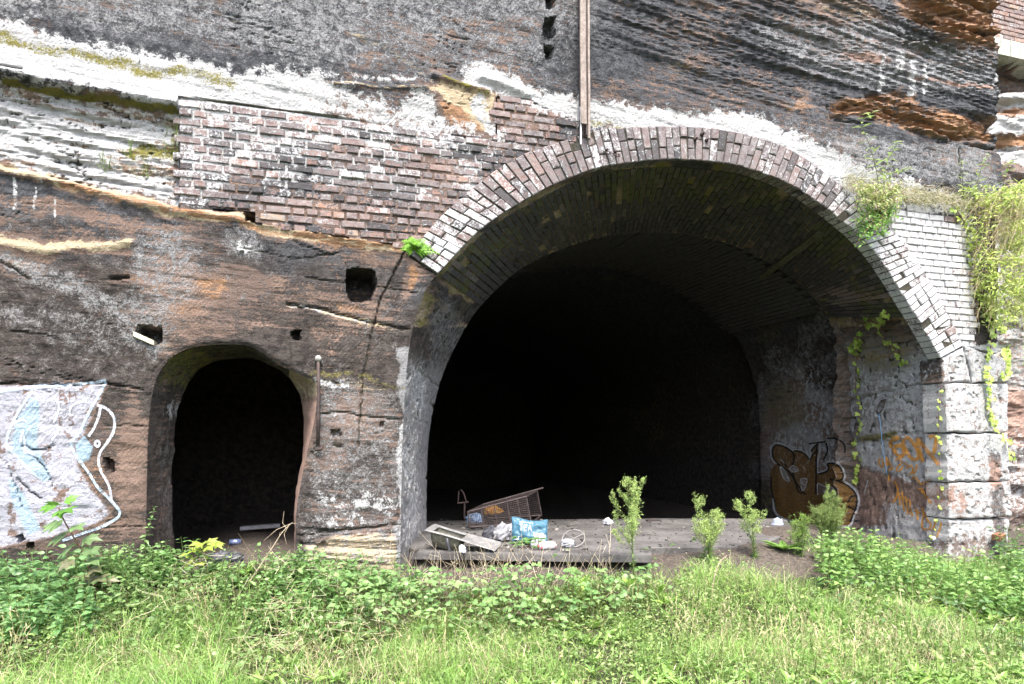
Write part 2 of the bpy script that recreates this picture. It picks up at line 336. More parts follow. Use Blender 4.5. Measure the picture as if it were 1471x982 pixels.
# ================================================================== stains with their own shapes, and some light and shade painted in
LAYER0 = [(-400, 60), (-10, 112), (120, 135), (257, 158), (258, 292), (190, 276), (110, 256), (0, 236), (-400, 190)]
def stains(px, py, where='face'):
    n = px.size
    wx = px + 26 * (fbm(px / 55, py / 55, 4, 3) - .5) + 9 * (fbm(px / 12, py / 12, 3, 5) - .5)
    wy = py + 22 * (fbm(px / 55, py / 55, 4, 4) - .5) + 9 * (fbm(px / 12, py / 12, 3, 6) - .5)
    M = {k: np.zeros(n) for k in ('white', 'soot', 'orange', 'moss', 'tan', 'paint', 'blue', 'pink', 'grey')}
    def put(m, v, s): M[m] = np.maximum(M[m], s * v)
    def sub(m, v, s): M[m] = M[m] * (1 - s * v)
    def band(pts, hw): 
        d = segd(wx, wy, pts); return 1 - ss(hw * .25, hw * 1.6, d)
    def line(pts, hw):
        d = segd(.6 * px + .4 * wx, .6 * py + .4 * wy, pts); return 1 - ss(hw * .5, hw * 1.4, d)
    def poly(pts, f, warp=1.0):
        return ss(-f, f, sdf(px + warp * (wx - px), py + warp * (wy - py), pts))
    def ell(x, y, rx, ry, rot=0):
        c, s = math.cos(R(rot)), math.sin(R(rot)); a = (wx - x) * c + (wy - y) * s; b = -(wx - x) * s + (wy - y) * c
        return 1 - ss(.45, 1.25, np.sqrt((a / rx) ** 2 + (b / ry) ** 2))
    lo = fbm(px / 140, py / 70, 4, 11); st = fbm((px + py * .2) / 170, (py - px * .17) / 13, 4, 12)
    if where == 'face':
        M['soot'] += .52 + .42 * ss(.3, .65, lo) + .1 * (py < 250)
        M['grey'] += .29 * ss(.35, .65, fbm(px / 90, py / 60, 4, 21))
        # upper face: blue-grey bloom, brown seams
        put('grey', poly([(-400,-300),(700,-300),(900,80),(700,120),(480,110),(330,80),(100,40),(-400,0)], 30), .50 + .25 * (lo - .5))
        put('grey', poly([(1080,30),(1250,20),(1436,70),(1436,140),(1300,150),(1200,120),(1080,80)], 22), .55)
        put('grey', poly([(900,130),(1200,180),(1230,250),(1150,200),(1000,170)], 20), .45)
        put('grey', poly([(1190,185),(1330,205),(1436,210),(1436,280),(1300,262),(1200,235)], 14), .55)
        sub('grey', ell(960,90,170,75,8), .8); 
        put('orange', ell(500,10,40,28), .5); put('orange', ell(655,18,25,15), .5); put('tan', ell(500,15,60,30), .45)
        put('tan', band([(880,50),(1010,90)], 8), .4); put('tan', band([(850,62),(900,72),(1000,100),(1050,112)], 14), .5)
        put('tan', ell(740,60,60,40), .42); put('tan', ell(1225,15,70,22,10), .5); put('pink', ell(1240,85,45,8,8), .6)
        put('pink', band([(1300,112),(1360,122)], 5), .6); put('pink', band([(1365,118),(1425,124)], 4), .7)
        sub('soot', ell(1225,15,80,25,10), .5)
        # white runs
        for x, y0, y1, wd in ((1265,84,132,4),(1308,92,138,6),(1326,95,136,4),(1430,110,128,3),(1290,88,100,9),(62,238,262,2),(50,270,302,2),(80,285,312,2),(22,225,300,3)):
            put('white', line([(x,y0),(x-2,y1)], wd), .62)
        # lime band along the ledge at the left, over the brickwork and over the arch
        put('white', band([(-400,10),(0,72),(120,98),(250,122),(340,135),(450,138)], 34), 1.0)
        put('white', band([(-300,-10),(0,38),(60,62),(160,84),(330,112)], 20), .8)
        put('white', band([(430,135),(540,155),(640,188)], 22), .66); put('white', band([(270,143),(420,163),(560,184)], 9), .95)
        put('white', ell(600,158,30,32), .85); put('white', band([(500,112),(610,112)], 5), .5)
        put('white', band([(690,112),(760,138),(840,160),(900,170),(1000,176),(1080,190),(1160,222),(1230,256),(1300,280)], 21), 1.0)
        put('white', poly([(1200,262),(1300,270),(1395,290),(1400,312),(1290,303),(1240,290)], 8), .85)
        sub('soot', band([(430,138),(540,158),(600,170)], 16), .25)
        put('white', poly([(-400,60),(-10,112),(120,135),(257,158),(258,292),(190,276),(110,256),(0,236),(-400,190)], 12), .92)
        sub('white', poly([(-10,118),(257,160),(257,292),(0,236)], 10) * ss(.54, .66, st), .6); sub('soot', poly(LAYER0, 10), .6); put('tan', poly(LAYER0, 10), .5)
        put('white', ell(670,185,22,12), .75); put('white', band([(690,150),(708,190)], 10), .85); put('tan', poly([(612,122),(640,118),(712,142),(712,200),(690,190),(650,150)], 6), .8)
        put('orange', poly([(632,140),(668,158),(698,192),(680,195),(640,186)], 5), .75); sub('soot', poly([(612,118),(640,114),(714,140),(714,202),(680,196),(630,160)], 6), .85)
        put('white', ell(350,358,12,11), .8); put('grey', ell(350,350,40,30), .5)
        # tan lips and seams
        put('tan', line([(480,120),(610,126)], 3), 1); put('tan', line([(500,42),(570,80),(622,116)], 3), 1)
        put('tan', band([(-200,225),(0,243),(90,260),(170,282),(258,305),(350,316),(440,334),(560,354)], 9), .95)
        put('orange', band([(90,264),(190,290),(340,318),(470,338),(575,356)], 6), .75)
        sub('soot', band([(0,243),(90,260),(170,282),(258,305),(350,316),(440,334),(560,354)], 12), .85)
        put('tan', band([(-100,338),(0,344),(60,356),(130,353),(192,344)], 8), .95); sub('soot', band([(0,346),(70,357),(190,346)], 14), .7)
        put('tan', band([(0,372),(110,410),(170,450),(240,500)], 14), .5); put('grey', band([(0,372),(110,410),(170,450),(230,500)], 20), .55)
        put('tan', line([(412,438),(450,443),(490,452),(533,463),(570,470),(590,474)], 3.5), 1)
        put('white', line([(415,439),(470,448),(530,462)], 2), .6)
        put('tan', band([(452,545),(515,552),(582,562)], 11), .9); put('moss', band([(455,536),(520,541),(585,556)], 6), .45); put('white', band([(455,550),(500,556)], 7), .55)
        put('grey', ell(240,380,70,80), .5); put('grey', ell(90,470,140,40,12), .42); put('grey', ell(210,455,60,60), .5)
        # bare and orange rock
        for e in ((190,660,26,120,0,.75),(250,410,90,30,8,.5),(400,420,100,34,8,.45),(520,440,60,40,0,.45),(330,400,60,25,0,.55),(595,395,16,60,20,.6),(130,310,120,14,10,.55),(300,460,150,22,4,.35),(60,300,80,20,8,.3),(520,600,60,60,0,.42),(470,480,30,40,0,.3)):
            sub('soot', ell(*e[:5]), e[5])
        for e in ((180,395,40,9,8,.62),(215,415,50,12,12,.5),(410,383,50,6,6,.75),(300,410,30,20,0,.55),(330,372,30,12,0,.55),(500,440,40,8,8,.6),(525,385,16,40,0,.55),(596,398,8,22,0,.9),(260,440,40,16,0,.5),(560,400,20,20,0,.45),(490,350,60,8,6,.6),(140,680,25,16,0,.6),(540,600,50,50,0,.38),(450,535,9,22,0,.9),(160,405,12,8,0,.7)):
            put('orange', ell(*e[:5]), e[5])
        # eroded orange hollow, and the warm top corner
        put('orange', poly([(1194,148),(1250,137),(1290,132),(1330,158),(1380,160),(1433,172),(1434,206),(1380,200),(1340,204),(1300,192),(1250,172),(1196,166)], 7), .86)
        sub('soot', poly([(1190,146),(1250,135),(1290,130),(1330,157),(1434,170),(1434,206),(1340,206),(1250,176),(1196,168)], 8), .6)
        sub('grey', poly([(1190,146),(1250,135),(1290,130),(1330,157),(1434,170),(1434,206),(1340,206),(1250,176),(1196,168)], 8), 1)
        put('orange', ell(1150,150,40,9,4), .62); sub('soot', ell(1150,150,40,9,4), .4)
        put('orange', poly([(1285,-60),(1440,-60),(1440,72),(1360,62),(1330,40),(1290,30)], 12), .62); put('tan', poly([(1285,-60),(1440,-60),(1440,72),(1360,62),(1290,30)], 14), .35)
        sub('soot', poly([(1285,-60),(1440,-60),(1440,72),(1360,62),(1330,40),(1290,30)], 14) , .62)
        # moss, and the left ledge's shadow line painted in moss colour
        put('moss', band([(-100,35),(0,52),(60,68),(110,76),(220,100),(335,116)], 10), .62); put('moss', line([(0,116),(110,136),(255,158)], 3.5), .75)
        put('moss', band([(195,208),(250,214)], 13), .7); put('moss', ell(250,185,10,30), .5); put('moss', line([(640,112),(700,138)], 4), .6)
        put('moss', band([(845,176),(920,186),(1000,184)], 6), .5); put('moss', poly([(1210,262),(1300,270),(1400,292),(1400,302),(1290,296)], 6), .55)
        put('moss', ell(455,560,8,22), .6); put('orange', ell(462,570,7,28), .7)
        # spray paint panel
        PP = [(-300,556),(0,553),(70,548),(152,548),(138,585),(118,625),(106,640),(112,672),(135,705),(160,738),(140,752),(70,772),(0,786),(-300,800)]
        v = poly(PP, 5, .3); put('paint', v, .80); sub('soot', v, 1.0); sub('grey', v, 1); sub('white', v, 1)
        sub('paint', v * ss(.66, .78, fbm(px / 16, py / 16, 4, 77)), .6)
        for pts in ([(46,565),(58,580),(52,640),(74,688),(60,694),(28,668),(12,640),(24,600)],[(8,686),(30,700),(60,760),(40,770),(18,730)],[(118,624),(134,640),(128,662),(112,668),(104,640)]):
            put('blue', poly(pts, 4, .25), .7)
        # door surround, left pilaster of the arch
        put('white', ell(520,720,70,16,8), .48); put('white', ell(490,745,40,14), .4); put('grey', poly([(455,540),(575,560),(572,830),(430,830),(440,660)], 14), .45)
        put('tan', poly([(440,770),(575,765),(572,830),(430,830)], 8), .8); put('grey', poly([(572,500),(640,480),(640,840),(568,840)], 5), .8)
        put('white', line([(577,600),(574,800)], 5), .5); put('white', ell(600,560,14,60), .5); put('white', ell(590,640,8,90), .4); put('white', ell(480,650,4,60), .35)
        sub('soot', poly([(440,770),(575,765),(572,830),(430,830)], 12), .6)
        # brick panels
        put('white', poly([(250,138),(420,160),(500,190),(470,235),(330,245),(300,290),(250,300)], 16), .72)
        put('white', band([(300,150),(440,172),(560,196),(700,212)], 14), .6); put('white', ell(290,225,40,70), .80); put('white', band([(430,215),(560,225),(650,245)], 18), .45)
        put('white', ell(690,330,50,60,-40), .5); put('white', ell(660,340,30,50,40), .72); put('white', ell(560,240,70,30), .42); put('white', ell(740,260,40,22,-30), .4)
        inL = inside(px, py, LWALL)
        v = np.where(inL, 1., 0.)
        M['soot'] = np.where(inL, .22 + .35 * fbm(px / 60, py / 40, 3, 33), M['soot']); M['white'] = np.where(inL, np.maximum(M['white'], .12 + .6 * ss(.42, .66, fbm(px / 45, py / 28, 4, 34)) * (1 - ss(270, 320, py))), M['white']); M['grey'] = np.where(inL, 0, M['grey'])
        sub('tan', v, 1); sub('orange', v, 1); sub('moss', v, 1)
        for e in ((430,240,60,40,0,.8),(400,270,70,25,0,.72),(310,290,50,15,0,.9),(680,230,60,22,20,.72),(560,290,80,30,10,.5),(820,190,22,20,0,.9),(800,215,40,10,0,.8),(650,215,50,14,0,.6),(470,220,40,20,0,.5)):
            M['soot'] = np.maximum(M['soot'], v * e[5] * ell(*e[:5]))
        for e in ((500,310,60,14,0),(620,240,50,16,0),(760,170,45,25,0),(640,252,30,14,0),(420,300,60,10,0)):
            M['soot'] *= 1 - .6 * v * ell(*e[:5]); M['white'] *= 1 - .85 * v * ell(*e[:5])
        rw = poly(RWALL, 4, .3); put('white', rw, .97); sub('soot', rw, .7)
        put('soot', ell(1395,430,20,60) * rw, .6)
        # pier
        pv = poly([(1352,500),(1452,490),(1455,850),(1352,850)], 3, .2); put('white', pv, .74); sub('soot', pv, .72); sub('grey', pv, .5); sub('orange', pv, 1)
        put('soot', line([(1428,650),(1432,800)], 9), .7); put('soot', line([(1416,600),(1416,690)], 4), .5); put('soot', ell(1430,600,12,30), .4); put('soot', ell(1400,525,35,16), .55)
        sub('white', line([(1428,660),(1432,800)], 9), .85); put('pink', ell(1425,680,22,30) * pv, .7); put('pink', ell(1375,715,18,30) * pv, .8); sub('white', ell(1375,715,18,30), .5)
        sub('white', ell(1395,790,50,26) , .6); put('grey', pv, .5)
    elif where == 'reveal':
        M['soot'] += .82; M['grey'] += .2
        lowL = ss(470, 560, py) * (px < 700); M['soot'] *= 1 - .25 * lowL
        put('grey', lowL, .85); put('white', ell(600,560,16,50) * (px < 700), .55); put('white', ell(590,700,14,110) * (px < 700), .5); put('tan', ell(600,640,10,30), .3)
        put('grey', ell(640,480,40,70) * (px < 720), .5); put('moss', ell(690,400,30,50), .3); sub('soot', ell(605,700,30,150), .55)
        # vault: soot with green film
        put('moss', (py < 470) * ss(.42, .62, fbm(px / 60, py / 40, 4, 31)), .3); vt = (py < 470) * ss(.32, .55, fbm(px / 45, py / 30, 4, 35)); put('tan', vt, .55); put('moss', vt * ss(.35, .6, fbm(px / 70, py / 50, 4, 36)), .6); M['soot'] *= 1 - .7 * vt; put('soot', ell(1206,560,9,70), .7)
        put('moss', ell(1240,380,60,60), .4)
        # right-hand side
        rt = ss(440, 520, py) * (px > 1180)
        sub('soot', rt, .8); put('grey', rt, .75); put('white', rt * ss(1110, 1345, px), .66)
        put('white', poly([(1225,630),(1370,618),(1370,820),(1290,800),(1225,660)], 8), .66)
        put('moss', rt * ell(1270,500,60,50), .45); put('pink', band([(1215,512),(1330,505)], 8), .5); sub('white', ell(1260,490,70,40), .8)
        v = poly([(1222,668),(1262,676),(1300,690),(1335,693),(1340,720),(1310,745),(1222,760)], 3, .5)
        sub('white', v, .9); sub('grey', v, .8); put('pink', v, .45); sub('soot', v, .6)
        v2 = ell(1300,745,40,30); put('white', v2, .65)
        put('moss', line([(1240,630),(1285,622)], 6), .6); put('soot', ell(1222,690,12,60), .6); put('soot', line([(1225,560),(1228,620)], 5), .6)
        put('white', poly([(1340,520),(1372,520),(1372,830),(1348,830)], 7), .8)
        put('white', ell(1330,540,25,30), .5); put('soot', ell(1325,535,18,30), .7)
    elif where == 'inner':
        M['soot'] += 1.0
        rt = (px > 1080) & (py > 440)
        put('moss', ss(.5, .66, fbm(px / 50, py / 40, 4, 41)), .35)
        put('grey', rt * ss(.4, .6, fbm(px / 40, py / 40, 4, 42)), .45); sub('soot', rt * ell(1155,640,75,120), .8); put('white', rt * ell(1160,620,60,120), .38); put('grey', rt * ell(1150,620,75,130) * ss(.4, .6, fbm(px / 30, py / 22, 4, 43)), .75); put('soot', rt * ell(1180,545,40,30) , .8); put('moss', rt * ell(1130,590,40,50), .4); put('white', rt * line([(1165,596),(1215,578)], 2), .6); put('pink', rt * ell(1165,640,40,60), .15)  # paler, less sooty patch paints the light reaching the right inner wall
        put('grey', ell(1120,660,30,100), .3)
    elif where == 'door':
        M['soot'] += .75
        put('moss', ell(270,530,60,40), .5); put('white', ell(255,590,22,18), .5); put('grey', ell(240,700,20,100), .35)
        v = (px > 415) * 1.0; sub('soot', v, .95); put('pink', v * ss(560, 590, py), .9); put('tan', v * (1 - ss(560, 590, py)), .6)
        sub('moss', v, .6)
    elif where == 'far':
        M['soot'] += .42; M['grey'] += .4; M['tan'] += .3
        put('white', band([(1420,140),(1600,138)], 9), 1); put('orange', band([(1420,152),(1600,152)], 8), .95); put('white', poly([(1420,160),(1700,160),(1700,195),(1420,190)], 5), .9)
        put('orange', band([(1420,203),(1600,208)], 11), 1); put('white', poly([(1420,215),(1700,215),(1700,240),(1420,238)], 5), .85)
        sub('soot', poly([(1420,136),(1700,136),(1700,240),(1420,240)], 6), 1); sub('grey', poly([(1420,160),(1700,160),(1700,240),(1420,240)], 6), 1)
        put('white', poly([(1380,330),(1700,330),(1700,560),(1380,560)], 12), .6); put('pink', poly([(1380,480),(1700,480),(1700,640),(1380,640)], 12), .85); sub('soot', poly([(1380,310),(1700,310),(1700,860),(1380,860)], 14), .8)
        put('white', ell(1460,680,30,70), .5); put('pink', poly([(1300,-300),(1800,-300),(1800,50),(1300,50)], 4), .7)
    A = np.stack([M['white'], M['soot'], M['orange']], 1); Bm = np.stack([M['moss'], M['tan'], M['paint']], 1); C = np.stack([M['blue'], M['pink'], M['grey']], 1)
    return {'ma': A, 'mb': Bm, 'mc': C}

# ================================================================== relief of the cliff
CRACKS = [([(590,345),(574,375),(556,412),(543,440),(539,462)],1.5,.04),([(539,462),(530,500),(521,545),(518,590),(516,640)],1.8,.03),
    ([(498,378),(500,404),(490,405),(440,398)],1.6,.02),([(540,410),(565,414),(600,420)],1.5,.02),([(412,436),(470,446),(533,463),(592,474)],2.0,.035),
    ([(455,595),(500,592),(525,598),(580,603)],1.8,.025),([(425,768),(500,760),(575,752)],2.2,.03),([(0,550),(60,552),(152,551),(205,560)],1.8,.03),
    ([(150,610),(205,612)],1.2,.012),([(148,758),(208,757)],1.4,.014),([(440,712),(460,720)],1.5,.015),
    ([(480,640),(490,641)],3,.03),([(0,376),(24,388),(40,399)],2,.03),([(160,401),(184,398)],2.5,.05),([(600,382),(640,392)],1.5,.02),
    ([(30,640),(55,648),(75,640)],1.6,.03),([(48,656),(66,676),(74,700)],1.4,.02),([(6,662),(22,700),(30,728)],1.4,.02),([(24,688),(40,706),(58,716)],2,.03),
    ([(0,95),(30,98)],2,.03),([(340,355),(420,372),(480,364)],1.4,.015),([(420,345),(470,365),(490,362)],1.4,.02),
    ([(1190,150),(1195,168)],2,.03),([(1378,215),(1380,245),(1385,290)],2.2,.04),([(1300,50),(1320,60),(1330,58)],1.4,.03),
    ([(1330,30),(1436,52)],2.0,.05),([(1345,100),(1436,128)],1.6,.03),([(1200,172),(1250,178)],1.8,.03),([(1385,205),(1436,214)],2.4,.05)]
HOLES = [([(499,388),(516,384),(537,390),(541,404),(533,430),(504,432),(497,412)],.40),([(200,466),(230,470),(232,490),(222,494),(204,484),(193,482)],.28),
    ([(419,475),(431,474),(431,486),(420,486)],.16),([(351,306),(365,306),(365,319),(353,317)],.2),([(150,658),(161,660),(163,678),(152,674)],.12),
    ([(24,770),(32,768),(34,776),(26,779)],.15),([(38,778),(46,779),(46,790),(39,788)],.15),([(474,618),(488,617),(489,626),(478,628)],.06),([(519,836),(530,830),(534,842),(522,845)],.05),
    ([(452,786),(466,776),(470,784),(456,796)],.04),([(545,606),(551,606),(551,613),(545,613)],.05),
    ([(783,-14),(798,-14),(796,8),(785,12)],.18),([(783,26),(797,24),(798,48),(790,53),(781,48)],.15),([(784,64),(796,66),(796,80),(785,82)],.13),([(346,362),(350,361),(350,366),(347,366)],.05)]
LAYER = [(-400,60),(0,112),(110,134),(257,158),(257,298),(160,275),(80,256),(0,238),(-400,190)]
HOLLOW = [(1194,148),(1250,137),(1290,131),(1330,156),(1380,158),(1440,170),(1440,206),(1380,202),(1340,206),(1300,194),(1250,174),(1196,166)]

def hol_(px, py, wpx, wpy, v, u):
    h = ss(-4, 8, sdf(wpx, wpy, HOLLOW)) + .8 * ss(1270, 1330, px) * (1 - ss(60, 90, py))
    r = fbm(u * 2.2, v * 9, 4, 263); return h * (ss(.35, .65, r) - .6)
CRACK_TONE = {}
def relief(u, z, px, py):
    crack_or_soil = np.zeros(px.size)
    wpx = px + 14 * (fbm(px / 40, py / 40, 3, 51) - .5); wpy = py + 14 * (fbm(px / 40, py / 40, 3, 52) - .5)
    v = z + .11 * u + .07 * fbm(u * .5, z * .5, 2, 61)
    d = .10 * (fbm(u * .55, z * .55, 3, 62) - .5)
    # bedding ledges
    d = d + .07 * hol_(px, py, wpx, wpy, v, u)
    bed = fbm(u * .55, v * 13, 4, 63); bed2 = fbm(u * 1.3, v * 34, 4, 64); bed3 = fbm(u * 5, v * 60, 2, 65)
    amp = .13 * np.ones_like(u)
    tr = ss(-40, 60, sdf(wpx, wpy, [(840,-200),(1500,-200),(1500,200),(1180,160),(1000,150),(860,60)]))
    amp = np.maximum(amp, .72 * tr); lay = ss(-3, 6, sdf(wpx, wpy, LAYER)); hol = ss(-4, 7, sdf(wpx, wpy, HOLLOW))
    amp = np.maximum(amp, .65 * lay); amp = np.maximum(amp, 1.5 * hol)
    cor = ss(1270, 1330, px) * (1 - ss(60, 90, py)); amp = np.maximum(amp, 2.0 * cor)
    low = ss(740, 770, py) * (px > 430) * (px < 580); amp = np.maximum(amp, .6 * low)
    d = d + amp * (.055 * (ss(.3, .7, bed) - .5) + .030 * (ss(.3, .7, bed2) - .5) + .012 * (bed3 - .5))
    d = d + .035 * lay * (fbm(u * 7, v * 16, 4, 267) - .5) + .035 * hol * (fbm(u * 9, v * 30, 4, 264) - .5) + .05 * hol * (fbm(u * 5, z * 7, 4, 265) - .5) + .030 * tr * (fbm(u * 11, v * 16, 4, 266) - .5)
    d = d - .085 * lay - .05 * hol + .03 * low
    # step under the lime ledge: rock above stands proud
    # general roughness
    ro = .5 + .9 * fbm(u * .8, z * .8, 2, 66)
    d = d + ro * (.030 * (fbm(u * 3.1, z * 3.6, 3, 67) - .5) + .016 * (fbm(u * 9, z * 10, 3, 68) - .5) + .008 * (fbm(u * 27, z * 27, 2, 69) - .5))
    # tool marks in diagonal rows
    q = u * .78 + z * .62 + .05 * fbm(u * 3, z * 3, 2, 70); tm = np.abs((q / .055) % 1 - .5) * 2
    d = d + .003 * (tm - .5) * ss(.45, .6, fbm(u * .9, z * .9, 3, 71)) * (1 - lay) * (1 - hol)
    # random short natural cracks along bedding
    rc = np.abs(fbm(u * .8 + 9, v * 7, 3, 72) - .5); d = d - .018 * (1 - ss(.0, .013, rc)) * ss(.55, .68, fbm(u * 1.3, z * 1.3, 2, 73)); crack_or_soil = np.maximum(crack_or_soil, .62 * (1 - ss(.0, .012, rc)) * ss(.55, .68, fbm(u * 1.3, z * 1.3, 2, 73)))
    rc2 = np.abs(fbm(u * 1.5 + 3, (v + .12 * u) * 10, 4, 74) - .5); kk = lay * (1 - ss(.0, .026, rc2)) * ss(.40, .5, fbm(u * 2.2, z * 2.2, 2, 75)); d = d - .03 * kk; crack_or_soil = np.maximum(crack_or_soil, .8 * kk)
    for pts, wd, dp in CRACKS:
        x0 = min(p[0] for p in pts) - 12; x1 = max(p[0] for p in pts) + 12; y0 = min(p[1] for p in pts) - 12; y1 = max(p[1] for p in pts) + 12
        k = np.nonzero((px > x0) & (px < x1) & (py > y0) & (py < y1))[0]
        if len(k):
            dd = segd(px[k] + 4 * (fbm(px[k] / 9, py[k] / 9, 3, 80) - .5), py[k] + 5 * (fbm(px[k] / 9, py[k] / 9, 3, 81) - .5), pts)
            d[k] -= dp * np.exp(-(dd / wd) ** 2); crack_or_soil[k] = np.maximum(crack_or_soil[k], .8 * np.exp(-(dd / (wd * .8)) ** 2))
    for pts, dp in HOLES:
        x0 = min(p[0] for p in pts) - 8; x1 = max(p[0] for p in pts) + 8; y0 = min(p[1] for p in pts) - 8; y1 = max(p[1] for p in pts) + 8
        k = np.nonzero((px > x0) & (px < x1) & (py > y0) & (py < y1))[0]
        if len(k):
            dd = sdf(px[k] + 3 * (fbm(px[k] / 6, py[k] / 6, 2, 82) - .5), py[k] + 3 * (fbm(px[k] / 6, py[k] / 6, 2, 83) - .5), pts)
            d[k] -= dp * ss(-1.2, 1.2, dd)
    # projecting lime ledge (left), shelf over the arch, ledge by the small brick patch
    for pts, wd, am in (([(-300,68),(0,104),(110,126),(257,150)],7,.07),([(690,112),(760,136)],6,.05),([(622,108),(700,134)],5,.05),([(-100,238),(0,246),(90,262),(180,288),(262,306),(350,316),(440,333),(560,352)],6,.035),([(0,352),(70,360),(190,350)],6,.02),([(480,122),(612,127)],3,.02)):
        d += am * np.exp(-(segd(wpx * .4 + px * .6, wpy * .4 + py * .6, pts) / wd) ** 2)
    # beds for the brickwork and pier
    for P, dp in ((LWALL, -.09), (RWALL, -.10), (PIER, -.35)):
        f = ss(-1.0, 1.0, sdf(px, py, P)); d = d * (1 - f) + dp * f
    ring = [tuple(p) for p in EX] + [tuple(p) for p in FX[::-1]]
    f = ss(-1.0, 1.0, sdf(px, py, ring)); d = d * (1 - f) - .10 * f
    CRACK_TONE['v'] = crack_or_soil * (1 - f)
    return d

def corner_u(z):
    """plan position of the right-hand end of the face"""
    zz = np.array([-2, 0, 1.2, 2.0, 2.2, 2.3, 4.2, 4.6, 4.72, 4.9, 5.3, 5.42, 5.6, 7, 12.]); 
    pxs = np.array([1430, 1430, 1430, 1430, 1430, 1432, 1434, 1436, 1441, 1443, 1441, 1433, 1434, 1432, 1432.])
    return pf(np.interp(z, zz, pxs), 600)[0] + .05 * (fbm(z * 5, 0 * z, 3, 90) - .5)

us = np.concatenate([np.arange(-9, -6.1, .12), np.arange(-6.1, 6.72, .0158)]); zs = np.concatenate([np.arange(-.9, .1, .05), np.arange(.1, 7.9, .0158), np.arange(7.9, 12, .15)])
nu, nz_ = len(us), len(zs)
UU, ZZ = np.meshgrid(us, zs)      # rows = z
cu = corner_u(zs)[:, None]
UU = UU * 1.0
UU = np.where(UU > 5.5, 5.5 + (UU - 5.5) * (cu - 5.5) / (us[-1] - 5.5), UU)
Pf = W(UU, ZZ); PX, PY = proj(Pf)
u_, z_, px_, py_ = UU.ravel(), ZZ.ravel(), PX.ravel(), PY.ravel()
D = relief(u_, z_, px_, py_)
Hgrid = D.reshape(nz_, nu)
FC = catmull(F, 220); OPEN = [tuple(p) for p in FC] 
DC = catmull(DF, 140); DOOR = [tuple(p) for p in DC]
rough_e = 3.0
sd_open = sdf(px_, py_, OPEN); 
jag = 4.5 * (fbm(px_ / 9, py_ / 9, 3, 91) - .5) * ss(480, 505, 1e3 - np.abs(py_ - 505) * 0) 
sd_door = sdf(px_, py_, DOOR)
qi = np.arange(nu * nz_).reshape(nz_, nu)
Q = np.stack([qi[:-1, :-1], qi[:-1, 1:], qi[1:, 1:], qi[1:, :-1]], -1).reshape(-1, 4)
kill = ((sd_open[Q] > 0).sum(1) >= 3) | ((sd_door[Q] > 0).sum(1) >= 3)
Q = Q[~kill]
# snap the ragged cut to the outlines
used = np.zeros(nu * nz_, bool); used[Q.ravel()] = True
def snap(px, py, curve, sel):
    C = np.asarray(curve); k = np.nonzero(sel)[0]
    P = np.stack([px[k], py[k]], 1)
    a, b = C[:-1], C[1:]; ab = b - a; L = (ab ** 2).sum(1) + 1e-9
    t = np.clip(((P[:, None] - a[None]) * ab[None]).sum(2) / L, 0, 1); q = a[None] + t[..., None] * ab[None]
    j = ((q - P[:, None]) ** 2).sum(2).argmin(1); q = q[np.arange(len(k)), j]
    px[k], py[k] = q[:, 0], q[:, 1]; return k
sx, sy = px_.copy(), py_.copy()
k1 = snap(sx, sy, FC, used & (sd_open > -1.1)); k2 = snap(sx, sy, DC, used & (sd_door > -1.1))
for k in (k1, k2):
    uu, zz = pf(sx[k], sy[k]); u_[k] = uu; z_[k] = zz
edge_f = np.maximum(1 - ss(0, 10, -sd_open), 1 - ss(0, 7, -sd_door)) * (used)
inring = sdf(px_, py_, [tuple(p) for p in EX] + [tuple(p) for p in FX[::-1]]) > -2
D = np.where(inring, D, D * (1 - edge_f) - .02 * edge_f ** 2)      # eased arrises
at_ = stains(px_, py_); at_['ma'] = np.concatenate([at_['ma'], CRACK_TONE['v'][:, None]], 1)
V = W(u_, z_, D)
# return of the cliff round its right-hand end
nr = 14; rd = np.linspace(0, 1, nr + 1)[1:]
last = qi[:, -1]; Vr = []
for f in rd:
    dd = D[last] - f * 3.6; Vr.append(W(u_[last] + .07 * (fbm(zs * 4, 0 * zs + f * 9, 3, 92) - .5) - .25 * f, z_[last], dd))
VV = np.concatenate([V] + Vr); base = len(V)
cols = np.stack([last] + [base + i * nz_ + np.arange(nz_) for i in range(nr)], 1)
Qr = np.stack([cols[:-1, :-1], cols[:-1, 1:], cols[1:, 1:], cols[1:, :-1]], -1).reshape(-1, 4)
at2 = {k: np.concatenate([a] + [a[last]] * nr) for k, a in at_.items()}
uvc = np.concatenate([np.stack([u_, z_], 1)] + [np.stack([u_[last] + f * 3.6, z_[last]], 1) for f in rd])
QQ = np.concatenate([Q, Qr])
keep = np.zeros(len(VV), bool); keep[QQ.ravel()] = True; idx = np.cumsum(keep) - 1
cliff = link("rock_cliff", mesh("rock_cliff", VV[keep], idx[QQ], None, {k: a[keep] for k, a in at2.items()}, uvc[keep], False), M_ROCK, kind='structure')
SOLID = [(VV[keep], idx[QQ])]

# ================================================================== reveal of the arch (rock jambs, brick vault), chamber behind
DEP = 1.9
def loft(fp, bp, depth, nt_, ns, d0=-.02):
    t = np.linspace(0, len(fp) - 1, nt_)
    f = catmull(fp, t); b = catmull(bp, t)
    fu, fz = pf(f[:, 0], f[:, 1]); bu, bz = pf(b[:, 0], b[:, 1], -depth)
    s = np.linspace(0, 1, ns)
    U = fu[None] * (1 - s[:, None]) + bu[None] * s[:, None]; Z = fz[None] * (1 - s[:, None]) + bz[None] * s[:, None]
    Dd = d0 * (1 - s) - depth * s
    P = W(U, Z, np.broadcast_to(Dd[:, None], U.shape))
    tg = np.gradient(P, axis=1); ds = np.gradient(P, axis=0); nn = np.cross(tg, ds); nn /= np.linalg.norm(nn, axis=2)[..., None] + 1e-9
    return P, nn, t, s
NTR, NSR = 620, 110
RP, RN, Rt, Rs = loft(F, B, DEP, NTR, NSR)
